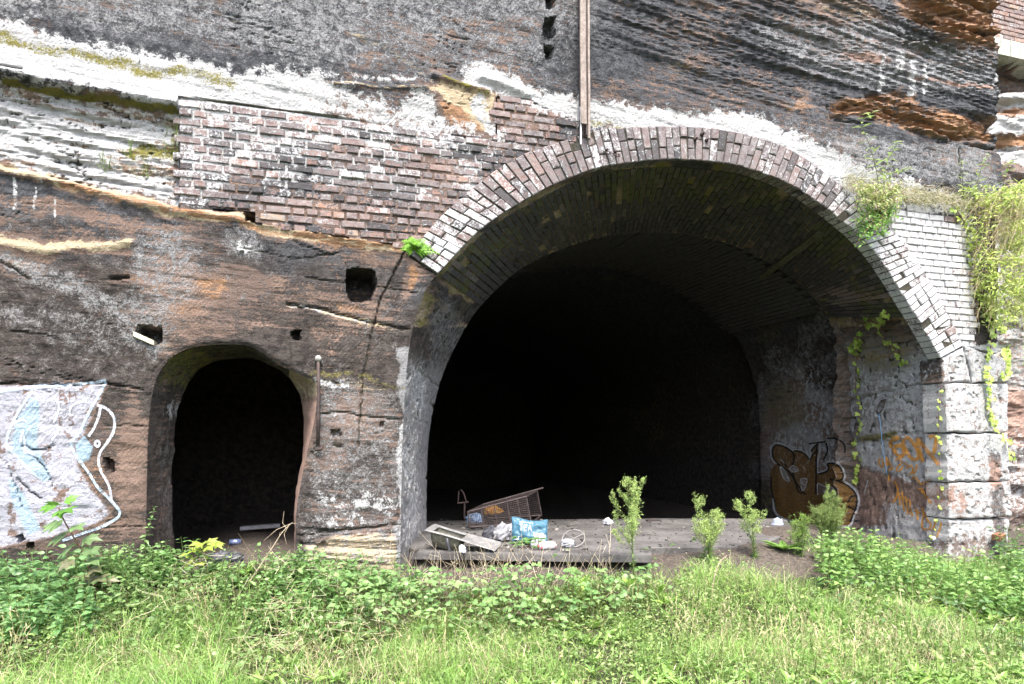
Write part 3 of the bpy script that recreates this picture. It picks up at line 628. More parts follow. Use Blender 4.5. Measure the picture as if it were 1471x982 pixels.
# orientation: make the normal point into the opening
cen = W(pf(960, 600)[0], 2.2, -.9); sgn = np.sign(((cen - RP) * RN).sum(2).mean()); RN *= sgn
tt = Rt[None] * np.ones((NSR, 1)); sv = Rs[:, None] * np.ones((1, NTR))
rpx, rpy = proj(RP)
arc = np.concatenate([[0], np.cumsum(np.linalg.norm(np.diff(RP[0], axis=0), axis=1))]); aa = arc[None] * np.ones((NSR, 1))
hgt = .05 * (fbm(aa * 1.6, sv * 3, 3, 101) - .5) + .028 * (fbm(aa * 6, sv * 11, 3, 102) - .5) + .014 * (fbm(aa * 20, sv * 36, 2, 103) - .5)
zc = RP[..., 2]; hgt += .014 * (ss(.3, .7, fbm(sv * 2, zc * 9 + sv, 3, 104)) - .5) * (tt > 13.9)
brickzone = ss(4.8, 5.2, tt) * (1 - ss(14.0, 14.3, tt))
hgt = hgt * (1 - brickzone) + brickzone * (-.012 + .010 * (fbm(aa * 8, sv * 14, 3, 105) - .5))
fade = ss(0, .06, sv); hgt = hgt * (.25 + .75 * fade)
RDl = []
for pts, wd, dp in (([(1222,574),(1262,566),(1300,557),(1318,553),(1360,551)],2.0,.03),([(1224,634),(1250,634),(1285,624),(1330,622),(1365,621)],2.2,.03),([(1224,672),(1270,680),(1340,693)],1.6,.02),([(1218,560),(1224,640),(1226,740)],1.8,.03),([(1255,640),(1250,636)],3,.03),([(1240,500),(1320,490)],1.5,.03),([(1215,470),(1310,462)],1.5,.03),
        ([(598,530),(628,555)],1.4,.02),([(590,600),(614,608)],1.2,.015)):
    dd = segd(rpx.ravel() + 5 * (fbm(rpx / 10, rpy / 10, 3, 106) - .5).ravel(), rpy.ravel() + 6 * (fbm(rpx / 10, rpy / 10, 3, 107) - .5).ravel(), pts).reshape(rpx.shape)
    hgt -= dp * np.exp(-(dd / wd) ** 2); RDl.append(.5 * np.exp(-(dd / wd) ** 2))
# overhang of the middle block on the right side
RD = np.zeros(rpx.shape)
hgt *= 1 - .85 * ss(.93, 1, sv)
hgt += .03 * (1 - ss(.93, 1, sv)) * ss(14.6, 15.2, tt) * ss(-3, 3, 632 - rpy) * ss(.2, .5, sv)
RPd = RP + RN * hgt[..., None]
i = np.arange(NSR * NTR).reshape(NSR, NTR); RQ = np.stack([i[:-1, :-1], i[:-1, 1:], i[1:, 1:], i[1:, :-1]], -1).reshape(-1, 4)
pit = fbm(aa * 13, sv * 24, 3, 108); RPd = RPd - RN * (.022 * ss(.60, .72, pit) * (1 - brickzone))[..., None]
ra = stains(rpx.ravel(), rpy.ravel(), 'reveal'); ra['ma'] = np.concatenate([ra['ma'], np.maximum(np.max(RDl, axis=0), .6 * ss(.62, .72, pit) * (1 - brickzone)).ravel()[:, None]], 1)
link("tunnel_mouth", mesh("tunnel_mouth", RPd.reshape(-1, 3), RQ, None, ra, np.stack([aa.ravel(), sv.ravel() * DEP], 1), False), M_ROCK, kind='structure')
SOLID.append((RPd.reshape(-1, 3), RQ))

# inner lengths of the tunnel: step out, run on, step out again, blind end
def prof_back(exp):
    t = np.linspace(0, len(B) - 1, 200); b = catmull(B, t); bu, bz = pf(b[:, 0], b[:, 1], -DEP)
    c = np.array([pf(930, 640, -DEP)[0], pf(930, 640, -DEP)[1]]); v = np.stack([bu, bz], 1) - c; r = np.linalg.norm(v, axis=1)[:, None]
    e = np.interp(t, [0, 4, 9, 12, 13.6, 14.4, 16, 18], exp)[:, None]
    return c + v * (1 + e / r), t
p0, t0 = prof_back([0] * 8); p1, _ = prof_back([.3, .22, .16, .05, .02, .16, .3, .3]); p2, _ = prof_back([.7, .6, .2, .1, .25, .5, .7, .7])
rows = [(p0, -DEP), (p1, -DEP - .015)] + [(p1, -DEP - .015 - 2.5 * k / 40) for k in range(1, 41)] + [(p2, -4.45)] + [(p2, -4.45 - 15 * k / 24) for k in range(1, 25)]
IP = np.stack([W(p[:, 0], p[:, 1], dd) for p, dd in rows]); 
IN = np.cross(np.gradient(IP, axis=1), np.gradient(IP, axis=0)); IN /= np.linalg.norm(IN, axis=2)[..., None] + 1e-9
cc = W(pf(930, 600, -DEP)[0], 2.0, -5); IN *= np.sign(((cc - IP) * IN).sum(2).mean())
a_i = np.arange(IP.shape[1])[None] * .055 * np.ones((IP.shape[0], 1)); s_i = np.arange(IP.shape[0])[:, None] * .11 * np.ones((1, IP.shape[1]))
IP = IP + IN * (.10 * (fbm(a_i * 2, s_i * 2, 4, 111) - .5) * (np.arange(IP.shape[0]) > 1)[:, None])[..., None]
ipx, ipy = proj(IP)
mb = MB(); 
i = np.arange(IP.shape[0] * IP.shape[1]).reshape(IP.shape[:2]); IQ = np.stack([i[:-1, :-1], i[:-1, 1:], i[1:, 1:], i[1:, :-1]], -1).reshape(-1, 4)
capc = IP.shape[0] * IP.shape[1]; IV = np.concatenate([IP.reshape(-1, 3), IP[-1].mean(0)[None]]); IT = [(int(i[-1, k]), int(i[-1, (k + 1) % 200]), capc) for k in range(200)]
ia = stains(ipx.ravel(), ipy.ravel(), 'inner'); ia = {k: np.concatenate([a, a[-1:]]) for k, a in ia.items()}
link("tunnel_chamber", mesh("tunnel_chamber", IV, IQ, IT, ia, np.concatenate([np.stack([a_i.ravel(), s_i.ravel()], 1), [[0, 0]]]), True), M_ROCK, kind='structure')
SOLID.append((IP.reshape(-1, 3), IQ))

# doorway reveal and the cell behind it
DP, DN, Dt, Dss = loft(DF, DB, .55, 300, 36)
cd = W(pf(340, 650)[0], 1.4, -.3); DN *= np.sign(((cd - DP) * DN).sum(2).mean())
da = np.concatenate([[0], np.cumsum(np.linalg.norm(np.diff(DP[0], axis=0), axis=1))])[None] * np.ones((36, 1)); dsv = Dss[:, None] * np.ones((1, 300))
dh = .04 * (fbm(da * 3, dsv * 2, 3, 121) - .5) + .015 * (fbm(da * 14, dsv * 8, 3, 122) - .5)
DPd = DP + DN * (dh * ss(0, .15, dsv))[..., None]
dpx, dpy = proj(DP)
cell = []
for k, (e, dd) in enumerate([(0, -.55), (.5, -.56), (.5, -1.5), (.55, -2.5), (.5, -3.6)]):
    c = np.array([pf(340, 660, -.55)]).ravel(); q = np.stack(un(DP[-1])[:2], 1); v = q - c; r = np.linalg.norm(v, axis=1)[:, None]; q = c + v * (1 + e / r)
    cell.append(W(q[:, 0], q[:, 1], dd))
CP = np.concatenate([DPd, np.stack(cell[1:])]); n1, n2 = CP.shape[:2]
i = np.arange(n1 * n2).reshape(n1, n2); CQ = np.stack([i[:-1, :-1], i[:-1, 1:], i[1:, 1:], i[1:, :-1]], -1).reshape(-1, 4)
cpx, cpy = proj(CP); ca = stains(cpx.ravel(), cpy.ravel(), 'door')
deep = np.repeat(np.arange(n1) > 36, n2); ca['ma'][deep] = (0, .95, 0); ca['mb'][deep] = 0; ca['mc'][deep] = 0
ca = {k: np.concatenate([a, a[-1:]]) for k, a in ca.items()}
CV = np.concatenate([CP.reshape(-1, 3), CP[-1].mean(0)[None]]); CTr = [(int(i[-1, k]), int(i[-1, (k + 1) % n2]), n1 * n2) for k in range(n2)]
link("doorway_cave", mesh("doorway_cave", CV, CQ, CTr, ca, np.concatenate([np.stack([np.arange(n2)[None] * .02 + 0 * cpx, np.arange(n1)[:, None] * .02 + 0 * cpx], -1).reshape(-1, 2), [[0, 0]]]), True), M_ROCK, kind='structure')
SOLID.append((CP.reshape(-1, 3), CQ))

# set-back cliff seen past the right-hand end
fu_ = np.arange(5.6, 12.5, .04); fz_ = np.arange(-.8, 10, .03); FU, FZ = np.meshgrid(fu_, fz_)
fpx, fpy = proj(W(FU, FZ, -1.7))
fd = .06 * (fbm(FU * 13, FZ * 22, 3, 134) - .5) + .14 * (fbm(FU * .8, FZ * 1.2, 3, 131) - .5) + .10 * (ss(.3, .7, fbm(FU * .6, (FZ + .1 * FU) * 6, 3, 132)) - .5) + .05 * (fbm(FU * 5, FZ * 7, 3, 133) - .5)
fd -= .55 * ss(82, 88, fpy) * (1 - ss(112, 136, fpy)) + .12 * ss(140, 146, fpy) * (1 - ss(156, 162, fpy)) + .10 * ss(192, 198, fpy) * (1 - ss(212, 218, fpy))
fd = np.where(fpy < 84, -.55, fd)
i = np.arange(FU.size).reshape(FU.shape); fQ = np.stack([i[:-1, :-1], i[:-1, 1:], i[1:, 1:], i[1:, :-1]], -1).reshape(-1, 4)
fP = W(FU, FZ, -1.7 + fd)
link("set_back_cliff", mesh("set_back_cliff", fP.reshape(-1, 3), fQ, None, stains(fpx.ravel(), fpy.ravel(), 'far'), np.stack([FU.ravel(), FZ.ravel()], 1), False), M_ROCK, kind='structure')
SOLID.append((fP.reshape(-1, 3), fQ))

VA = np.concatenate([v for v, q in SOLID]); off = np.cumsum([0] + [len(v) for v, q in SOLID[:-1]]); QA = np.concatenate([q + o for (v, q), o in zip(SOLID, off)])
BVH = BVHTree.FromPolygons(VA.tolist(), QA.tolist())
def hit(px, py, lift=0.0):
    """where the sight line through a surveyed point meets the rock"""
    d = Vector(((px - CX) / FPX, 1, (HY - py) / FPX)).normalized(); o = Vector((0, 0, CAMZ))
    loc, nrm, _, _ = BVH.ray_cast(o, d)
    if loc is None: return None, None
    if nrm.dot(d) > 0: nrm = -nrm
    return np.array(loc + nrm * lift), np.array(nrm)

# ================================================================== brickwork
def brick_proto(L, H, T=.05, seed=0):
    """a worn brick: bevelled face with uneven arrises; local x along, z up, face at -y"""
    r = np.random.default_rng(seed); b = .006
    back = [(-L/2, T, -H/2), (L/2, T, -H/2), (L/2, T, H/2), (-L/2, T, H/2)]
    rim = [(x, b * 1.1, z) for x, _, z in back]
    nx = 4 if L > .15 else 3; face = []
    ring = []
    for k in range(nx): ring.append((-L/2 + b + (L - 2*b) * k / (nx - 1), -H/2 + b))
    for k in range(nx): ring.append((L/2 - b - (L - 2*b) * k / (nx - 1), H/2 - b))
    face = [(x + r.uniform(-.004, .004), r.uniform(-.003, .003), z + r.uniform(-.004, .004)) for x, z in ring]
    rimp = []
    for (x, z) in ring:
        sx = (L/2) * (1 if x > 0 else -1) if abs(abs(x) - (L/2 - b)) < 1e-6 else x; sz = (H/2) * (1 if z > 0 else -1)
        rimp.append((sx + r.uniform(-.003, .003), .008 + r.uniform(0, .003), sz + r.uniform(-.003, .003)))
    bk = [(x, T, z) for x, _, z in rimp]
    n = len(ring); V = face + rimp + bk; Q = []; Tt = []
    for k in range(nx - 1): Q.append((k, k + 1, 2 * nx - 2 - k, 2 * nx - 1 - k))
    for k in range(n):
        j = (k + 1) % n; Q.append((n + k, n + j, j, k)); Q.append((2 * n + k, 2 * n + j, n + j, n + k))
    return mesh("brick", V, Q)
def masks_at(px, py):
    m = stains(np.array(px, float), np.array(py, float)); return m['ma'][:, 0], m['ma'][:, 1], m['mb'][:, 0]
def lay(parent, poly, L, H, gap, d, seed, pxw, hue, group_count=None, rough=.006, min_in=.62, wk=.52):
    """bond of alternate stretcher and header courses clipped to an outline on the face"""
    r = np.random.default_rng(seed); pu, pz = pf([p[0] for p in poly], [p[1] for p in poly]); PU = list(zip(pu, pz))
    u0, u1, z0, z1 = pu.min(), pu.max(), pz.min(), pz.max(); hh = (L - gap) / 2
    ps = [brick_proto(L, H, seed=k) for k in range(5)]; ph = [brick_proto(hh, H, seed=20 + k) for k in range(5)]; pc = [brick_proto(hh * .55, H, seed=40 + k) for k in range(2)]
    for m_ in ps + ph + pc: m_.materials.append(M_BRICK)
    out = []; row = 0; z = z1 - H / 2
    while z > z0 - H:
        x = u0 + (0 if row % 2 else -hh * .5) + r.uniform(0, .01)
        while x < u1:
            st = (row % 2 == 0) if r.random() > .10 else (row % 2 == 1)
            l = L if st else hh; c = x + l / 2
            fr = np.mean(inside(np.array([c - l * .42, c, c + l * .42, c, c]), np.array([z, z, z, z - H * .4, z + H * .4]), PU))
            if fr < min_in and st:
                for cc in (x + hh / 2, x + hh * 1.5 + gap):
                    if np.mean(inside(np.array([cc - hh * .4, cc, cc + hh * .4, cc, cc]), np.array([z, z, z, z - H * .4, z + H * .4]), PU)) >= .75: out.append((cc, z, ph))
            elif fr >= min_in: out.append((c, z, ps if st else ph))
            elif not st and inside(np.array([c - hh * .2, c]), np.array([z, z]), PU).any():
                for cc in (x + hh * .275, x + hh * .725):
                    if inside(np.array([cc - hh * .2, cc + hh * .2]), np.array([z, z]), PU).all(): out.append((cc, z, pc))
            x += l + gap
        z -= H + gap; row += 1
    cu_ = np.array([o[0] for o in out]); cz_ = np.array([o[1] for o in out]); P = W(cu_, cz_, d); px, py = proj(P); wh, so, mo = masks_at(px, py)
    for k, (c, z, fam) in enumerate(out):
        o = link("brick", fam[r.integers(len(fam))], None, parent)
        p = W(c, z + r.normal(0, .002), d + r.normal(0, rough)); o.location = p
        o.rotation_euler = (r.normal(0, .02), r.normal(0, .008), TH + r.normal(0, .02)); o.scale = (r.uniform(.97, 1.0), 1, r.uniform(.93, 1.0))
        h = hue(px[k], py[k], r); o.color = (float(np.clip(wh[k] * wk + r.normal(0, .13), 0, 1)), float(np.clip(so[k] + r.normal(0, .2), 0, 1)), float(np.clip(h, 0, 1)), float(mo[k] * .5))
    return out
def bed_mesh(name, parent, poly, d, mat, step=.03, expand=0.0):
    pu, pz = pf([p[0] for p in poly], [p[1] for p in poly]); a = np.arange(pu.min() - .05, pu.max() + .05, step); b = np.arange(pz.min() - .05, pz.max() + .05, step)
    U, Z = np.meshgrid(a, b); px, py = proj(W(U, Z)); s = sdf(px.ravel(), py.ravel(), poly)
    dd = d + .010 * (fbm(U * 14, Z * 14, 3, 140) - .5)
    i = np.arange(U.size).reshape(U.shape); q = np.stack([i[:-1, :-1], i[:-1, 1:], i[1:, 1:], i[1:, :-1]], -1).reshape(-1, 4)
    q = q[(s[q] > -1.5).all(1)]
    kp = np.zeros(U.size, bool); kp[q.ravel()] = True; ix = np.cumsum(kp) - 1
    return link(name, mesh(name, W(U, Z, dd).reshape(-1, 3)[kp], ix[q], None, {k: v[kp] for k, v in stains(px.ravel(), py.ravel()).items()}, np.stack([U.ravel(), Z.ravel()], 1)[kp], True), mat, parent)

lw = empty("brick_wall", W(pf(450, 335)[0], pf(450, 335)[1], 0), "patch of mixed red and lime-whitened brickwork set in the rock left of the arch", "brick wall")
bed_mesh("mortar", lw, LWALL, -.001, M_ROCK)
def hueL(px, py, r):
    base = .25 + .28 * ss(260, 310, py) + .25 * math.exp(-((px - 640) / 60) ** 2 - ((py - 245) / 25) ** 2) + .35 * math.exp(-((px - 770) / 50) ** 2 - ((py - 175) / 30) ** 2)
    return base + r.normal(0, .22)
lay(lw, LWALL, .225, .062, .017, .012, 1, 0, hueL)

rw_ = empty("brick_wall", W(pf(1350, 505)[0], pf(1350, 505)[1], 0), "lime-white brickwork filling the corner between the arch and hanging plants on the right", "brick wall")
bed_mesh("mortar", rw_, RWALL, -.008, M_ROCK)
lay(rw_, RWALL, .232, .070, .013, .012, 2, 0, lambda x, y, r: .3 + r.normal(0, .2), rough=.004, wk=.95)

# ring of the arch: radial bricks, one and a half bricks thick, breaking joint
def cell_mesh(q, dfront, dback, jit, r, nfac=None):
    """brick from four (u,z) corners, bevelled face"""
    q = np.asarray(q, float); c = q.mean(0); b = .007
    e1 = q - c; ins = c + e1 * (1 - b / (np.linalg.norm(e1, axis=1)[:, None] * .75))
    V = [W(p[0] + r.uniform(-jit, jit), p[1] + r.uniform(-jit, jit), dfront + r.uniform(-jit, jit)) for p in ins]
    V += [W(p[0] + r.uniform(-jit, jit) * .6, p[1] + r.uniform(-jit, jit) * .6, dfront - .008) for p in q]
    V += [W(p[0], p[1], dback) for p in q]
    Qd = [(0, 1, 2, 3)]
    for k in range(4):
        j = (k + 1) % 4; Qd += [(4 + k, 4 + j, j, k), (8 + k, 8 + j, 4 + j, 4 + k)]
    return np.array(V), Qd
ring = empty("brick_arch", W(pf(960, 229)[0], pf(960, 229)[1], 0), "ring of radial bricks edging the wide tunnel mouth, lime-stained towards both ends", "brick arch")
nfine = 900; tt_ = np.linspace(0, len(EX) - 1, nfine); e_ = catmull(EX, tt_); f_ = catmull(FX, tt_)
eu, ez = pf(e_[:, 0], e_[:, 1]); fu, fz = pf(f_[:, 0], f_[:, 1]); arcf = np.concatenate([[0], np.cumsum(np.hypot(np.diff(fu), np.diff(fz)))])
r = np.random.default_rng(5); pitch = .088; nvs = int(arcf[-1] / pitch); ringlist = []
for k in range(nvs):
    a0, a1 = arcf[-1] * k / nvs + .006, arcf[-1] * (k + 1) / nvs - .006
    P0 = np.array([[np.interp(a, arcf, fu), np.interp(a, arcf, fz)] for a in (a0, a1)]); P1 = np.array([[np.interp(a, arcf, eu), np.interp(a, arcf, ez)] for a in (a0, a1)])
    cut = (.36 if k % 2 else .64) + r.normal(0, .02)
    if r.random() < .12: cuts = [0, .33, .66, 1]
    else: cuts = [0, cut, 1]
    for c0, c1 in zip(cuts[:-1], cuts[1:]):
        th = np.linalg.norm(P1[0] - P0[0]); g = .006 / th
        c0_, c1_ = c0 + (g if c0 > 0 else -.01), c1 - (g if c1 < 1 else -.02 * r.random())
        q = [P0[0] + (P1[0] - P0[0]) * c0_, P0[1] + (P1[1] - P0[1]) * c0_, P0[1] + (P1[1] - P0[1]) * c1_, P0[0] + (P1[0] - P0[0]) * c1_]
        ringlist.append((q, c0))
cc_ = np.array([np.mean(q, 0) for q, _ in ringlist]); rpx_, rpy_ = proj(W(cc_[:, 0], cc_[:, 1], 0)); wh, so, mo = masks_at(rpx_, rpy_)
for k, (q, c0) in enumerate(ringlist):
    x = rpx_[k]; V, Qd = cell_mesh(q, .018 + r.normal(0, .006), -.16, .0035, r)
    o = link("brick", mesh("brick", V, [tuple(z) for z in Qd]), M_BRICK, ring)
    mid = math.exp(-((x - 1000) / 170) ** 2); left = ss(560, 720, x) * (1 - ss(780, 900, x))
    o.color = (float(np.clip(.34 + .36 * wh[k] * (1 - mid) + .35 * ss(1150, 1240, x) + .14 * (1 - ss(640, 740, x)) - .16 * mid - .1 * left + r.normal(0, .13), 0, .97)), float(np.clip(.40 - .1 * mid + r.normal(0, .24) - .4 * ss(1200, 1280, x), 0, 1)), float(np.clip(.15 + .22 * left + r.normal(0, .17), 0, 1)), 0)
# mortar core of the ring
mbm = MB(); P = np.stack([W(fu, fz, .006), W(fu * .5 + eu * .5, fz * .5 + ez * .5, .007), W(eu, ez, .006)]); 
core = mesh("mortar", P.reshape(-1, 3), np.stack([np.arange(nfine - 1), np.arange(1, nfine), np.arange(1, nfine) + nfine, np.arange(nfine - 1) + nfine], 1).tolist() + np.stack([np.arange(nfine - 1) + nfine, np.arange(1, nfine) + nfine, np.arange(1, nfine) + 2 * nfine, np.arange(nfine - 1) + 2 * nfine], 1).tolist(), None, None)
cpx_, cpy_ = proj(P.reshape(-1, 3)); cm = stains(cpx_, cpy_); cm['ma'][:, 1] = .3; cm['ma'][:, 0] = np.clip(.35 + .3 * cm['ma'][:, 0], 0, .7)
for kk, aa_ in cm.items():
    at3 = core.attributes.new(kk, 'FLOAT_COLOR', 'POINT'); at3.data.foreach_set('color', np.concatenate([aa_, np.ones((len(aa_), 1))], 1).astype(np.float32).ravel())
l_ = core.uv_layers.new(name='UVMap')
link("mortar", core, M_ROCK, ring)

# bricks of the vault behind the ring
vault = empty("brick_vault", W(pf(1000, 300)[0], pf(960, 229)[1], -1.0), "sooty green-filmed brick vault inside the tunnel mouth", "brick vault")
ti = np.nonzero((Rt > 5.0) & (Rt < 14.15))[0]; fa = arc[ti[0]]; fbk = arc[ti[-1]]
ncs = int((fbk - fa) / .083); stuffV = MB(); cells = []; r = np.random.default_rng(8)
def vp(a, s):
    tcol = np.interp(a, arc, np.arange(NTR)); i0 = int(min(tcol, NTR - 2)); f = tcol - i0; srow = s * (NSR - 1); j0 = int(min(srow, NSR - 2)); g = srow - j0
    lerp = lambda A: (A[j0, i0] * (1 - f) + A[j0, i0 + 1] * f) * (1 - g) + (A[j0 + 1, i0] * (1 - f) + A[j0 + 1, i0 + 1] * f) * g
    return lerp(RP), lerp(RN)
nrow = 8
for k in range(ncs):
    a0 = fa + (fbk - fa) * k / ncs + .0075; a1 = fa + (fbk - fa) * (k + 1) / ncs - .0075
    x = .085 + (-.06 if k % 2 else 0)
    while x < .99:
        s0, s1 = max(x, .08), min(x + .122, 1.0) - .006
        if s1 - s0 > .02: cells.append((a0, a1, s0, s1))
        x += .124
cells.sort(key=lambda c: c[2]); 
for k, (a0, a1, s0, s1) in enumerate(cells):
    h = .004 + r.normal(0, .004) - (.02 if r.random() < .06 else 0); P4 = []; P4b = []
    for a, s in ((a0, s0), (a1, s0), (a1, s1), (a0, s1)):
        p, n_ = vp(a, s); P4.append(p + n_ * h); P4b.append(p - n_ * .03)
    V = np.array(P4 + P4b); c = V[:4].mean(0); rim = V[:4] * 1.0; V[:4] = c + (V[:4] - c) * .955
    Qd = [(0, 1, 2, 3)] + [(4 + j, 4 + (j + 1) % 4, (j + 1) % 4, j) for j in range(4)]
    x, y = proj(c); red = math.exp(-((x - 1215) / 60) ** 2 - ((y - 425) / 14) ** 2); tone = np.clip(.22 + .5 * red + r.normal(0, .1), 0, 1); mo_ = float(np.clip(.42 + .8 * (fbm(np.array(x / 60), np.array(y / 40), 3, 31) - .5) + r.normal(0, .15), 0, .8)); so_ = float(np.clip(.86 - .6 * red + r.normal(0, .15), 0, 1))
    if k < 300:
        o = link("brick", mesh("brick", V, Qd), M_BRICK, vault); o.color = (.0, so_, float(tone), mo_)
    else: stuffV.add(V, Qd, None, (0, so_, tone * .6))
# courses that run on above the right-hand side beyond the step
p1t = t0; sel = np.nonzero((p1t > 4.2) & (p1t < 14.0))[0]; q = p1[sel]; al = np.concatenate([[0], np.cumsum(np.hypot(*np.diff(q, axis=0).T))]); nc2 = int(al[-1] / .083); ctr = np.array(pf(930, 640, -DEP))
for k in range(nc2):
    b0, b1 = al[-1] * k / nc2 + .005, al[-1] * (k + 1) / nc2 - .005; qq = [np.array([np.interp(b, al, q[:, 0]), np.interp(b, al, q[:, 1])]) for b in (b0, b1)]
    for m_ in range(11):
        d0 = -DEP - .03 - (m_ + (.5 if k % 2 else 0)) * .235; d1 = d0 - .224
        if d1 < -4.4: continue
        off_ = [-(p - ctr) / np.linalg.norm(p - ctr) * (.05 + r.normal(0, .004)) for p in qq]
        V = [W(*(qq[0] + off_[0]), d0), W(*(qq[1] + off_[1]), d0), W(*(qq[1] + off_[1]), d1), W(*(qq[0] + off_[0]), d1), W(*qq[0], d0), W(*qq[1], d0), W(*qq[1], d1), W(*qq[0], d1)]
        stuffV.add(V, [(0, 1, 2, 3)] + [(4 + j, 4 + (j + 1) % 4, (j + 1) % 4, j) for j in range(4)], None, (0, .9, .1))
stuffV.build("brick", M_BRICKV, vault, kind='stuff')
# timber batten left on the vault
p_a, n_a = hit(1180, 331, .03); p_b, n_b = hit(1094, 396, .03)
if p_a is not None and p_b is not None:
    mb = MB(); ax = (p_b - p_a) / 2; sd_ = np.cross(ax, n_a); sd_ /= np.linalg.norm(sd_); mb.box((p_a + p_b) / 2, ax, sd_ * .045, n_a * .025)
    o = mb.build("timber_batten", simple("grimy batten", (.05, .05, .03), (.11, .105, .07), 9, .85), None, label="grey timber batten fixed lengthwise on the brick vault, right of the crown", category="timber batten")

# ================================================================== stone pier at the right of the arch
pier = empty("stone_pier", W(pf(1400, 800)[0], pf(1400, 805)[1], 0), "whitewashed pier of large stone blocks carrying the right end of the arch", "stone pier")
def block(corners, seed, proud=.02):
    """rough block from four surveyed corners (tl, tr, br, bl)"""
    n, m_ = 46, 34; tl, tr_, br, bl = [np.array(c, float) for c in corners]
    a = np.linspace(0, 1, n)[None, :, None]; b = np.linspace(0, 1, m_)[:, None, None]
    g = (tl * (1 - a) + tr_ * a) * (1 - b) + (bl * (1 - a) + br * a) * b; px, py = g[..., 0], g[..., 1]
    u, z = pf(px, py); ed = np.minimum(np.minimum(a[..., 0] * np.ones_like(b[..., 0]), 1 - a[..., 0]) * np.hypot(*(tr_ - tl)), np.minimum(b[..., 0], 1 - b[..., 0]) * np.hypot(*(bl - tl)))
    d = proud + .03 * (fbm(u * 2 + seed, z * 2, 3, 151) - .5) + .028 * (fbm(u * 7 + seed, z * 8, 3, 152) - .5) + .012 * (fbm(u * 25, z * 25, 2, 153) - .5)
    pit = fbm(u * 12, z * 14, 2, 154); d -= .02 * ss(.66, .76, pit)
    d -= .022 * np.exp(-(ed / 1.2) ** 2)
    wob = np.exp(-(ed / 2.0) ** 2) * .03; u2 = u + wob * (fbm(u * 9, z * 9, 2, 155) - .5); z2 = z + wob * (fbm(u * 9, z * 9, 2, 156) - .5)
    P = W(u2, z2, d)
    idx = np.arange(n * m_).reshape(m_, n); Qd = np.stack([idx[:-1, :-1], idx[1:, :-1], idx[1:, 1:], idx[:-1, 1:]], -1).reshape(-1, 4)
    border = np.concatenate([idx[0, :], idx[1:, -1], idx[-1, -2::-1], idx[-2:0:-1, 0]]); uz = np.stack([u2, z2], -1).reshape(-1, 2)[border]
    Vb = W(uz[:, 0], uz[:, 1], -.30); nb = len(border); o0 = n * m_
    Qs = [(int(border[k]), int(border[(k + 1) % nb]), o0 + (k + 1) % nb, o0 + k) for k in range(nb)]
    at4 = stains(px.ravel(), py.ravel()); at4 = {k: np.concatenate([v, v[border]]) for k, v in at4.items()}
    VVb = np.concatenate([P.reshape(-1, 3), Vb]); QQb = np.concatenate([Qd, np.array(Qs)])
    o = link("stone_block", mesh("stone_block", VVb, QQb, None, at4, np.concatenate([np.stack([u.ravel(), z.ravel()], 1), uz]), False), M_ROCK, pier)
    SOLID.append((VVb, QQb)); return o
for k, c in enumerate([[(1351,516),(1382,499),(1394,549),(1353,549)],[(1384,498),(1441,514),(1446,549),(1396,549)],[(1354,551),(1401,551),(1403,620),(1357,620)],[(1403,551),(1447,551),(1446,621),(1405,621)],
        [(1358,623),(1446,623),(1448,690),(1360,692)],[(1360,694),(1449,692),(1450,742),(1361,745)],[(1361,747),(1449,744),(1442,845),(1361,845)]]):
    block(c, k * 3.7, .03 + .012 * (k % 3))
VA = np.concatenate([v for v, q in SOLID]); off = np.cumsum([0] + [len(v) for v, q in SOLID[:-1]]); QA = np.concatenate([q + o for (v, q), o in zip(SOLID, off)])
BVH = BVHTree.FromPolygons(VA.tolist(), QA.tolist())

# ================================================================== far beam and brickwork over the set-back cliff
P0 = [pf(1418, 50, -1.75), pf(1540, 50, -1.75)]
bu0, bu1 = P0[0][0], P0[1][0]; bz0 = pf(1450, 80, -1.75)[1]; bz1 = pf(1450, 57, -1.75)[1]
bt = empty("concrete_beam", W(bu0, bz0, -1.9), "pale concrete beam over the dark recess at the top right edge", "concrete beam")
wid = pf(1452, 60, -1.75)[0] - pf(1437, 60, -1.75)[0]; x = pf(1437, 60, -1.75)[0] - 3 * wid
for k in range(9):
    mb = MB(); c = W(x + wid / 2, (bz0 + bz1) / 2, -2.0); mb.box(c, E * (wid / 2 - .006), -N * .25, np.array([0, 0, (bz1 - bz0) / 2])); 
    o = mb.build("beam_block", simple("beam concrete", (.30, .33, .26), (.48, .50, .42), 6, .9) if k == 0 else bpy.data.materials["beam concrete"], bt); x += wid
fw = empty("brick_wall", W(bu0, bz1, -2.0), "red brick wall standing on the concrete beam at the top right corner", "brick wall")
uL = pf(1425, 40, -1.9)[0]; protoF = [brick_proto(.225, .066, seed=60 + k) for k in range(4)]
for m_ in protoF: m_.materials.append(M_BRICK)
r = np.random.default_rng(9); z = bz1 + .045; row = 0
while z < bz1 + 1.9:
    for k in range(12):
        o = link("brick", protoF[r.integers(4)], None, fw); o.location = W(uL + k * .237 + (.118 if row % 2 else 0), z, -1.96 + r.normal(0, .004)); o.rotation_euler = (0, 0, TH); o.color = (float(np.clip(.15 + r.normal(0, .15), 0, 1)), float(np.clip(.1 + r.normal(0, .15), 0, 1)), float(np.clip(.6 + r.normal(0, .15), 0, 1)), 0)
    z += .079; row += 1
mb = MB(); mb.box(W(uL + 1.3, bz1 + .95, -2.06), E * 1.6, N * .06, np.array([0, 0, .96])); mb.build("mortar", M_CONC, fw)

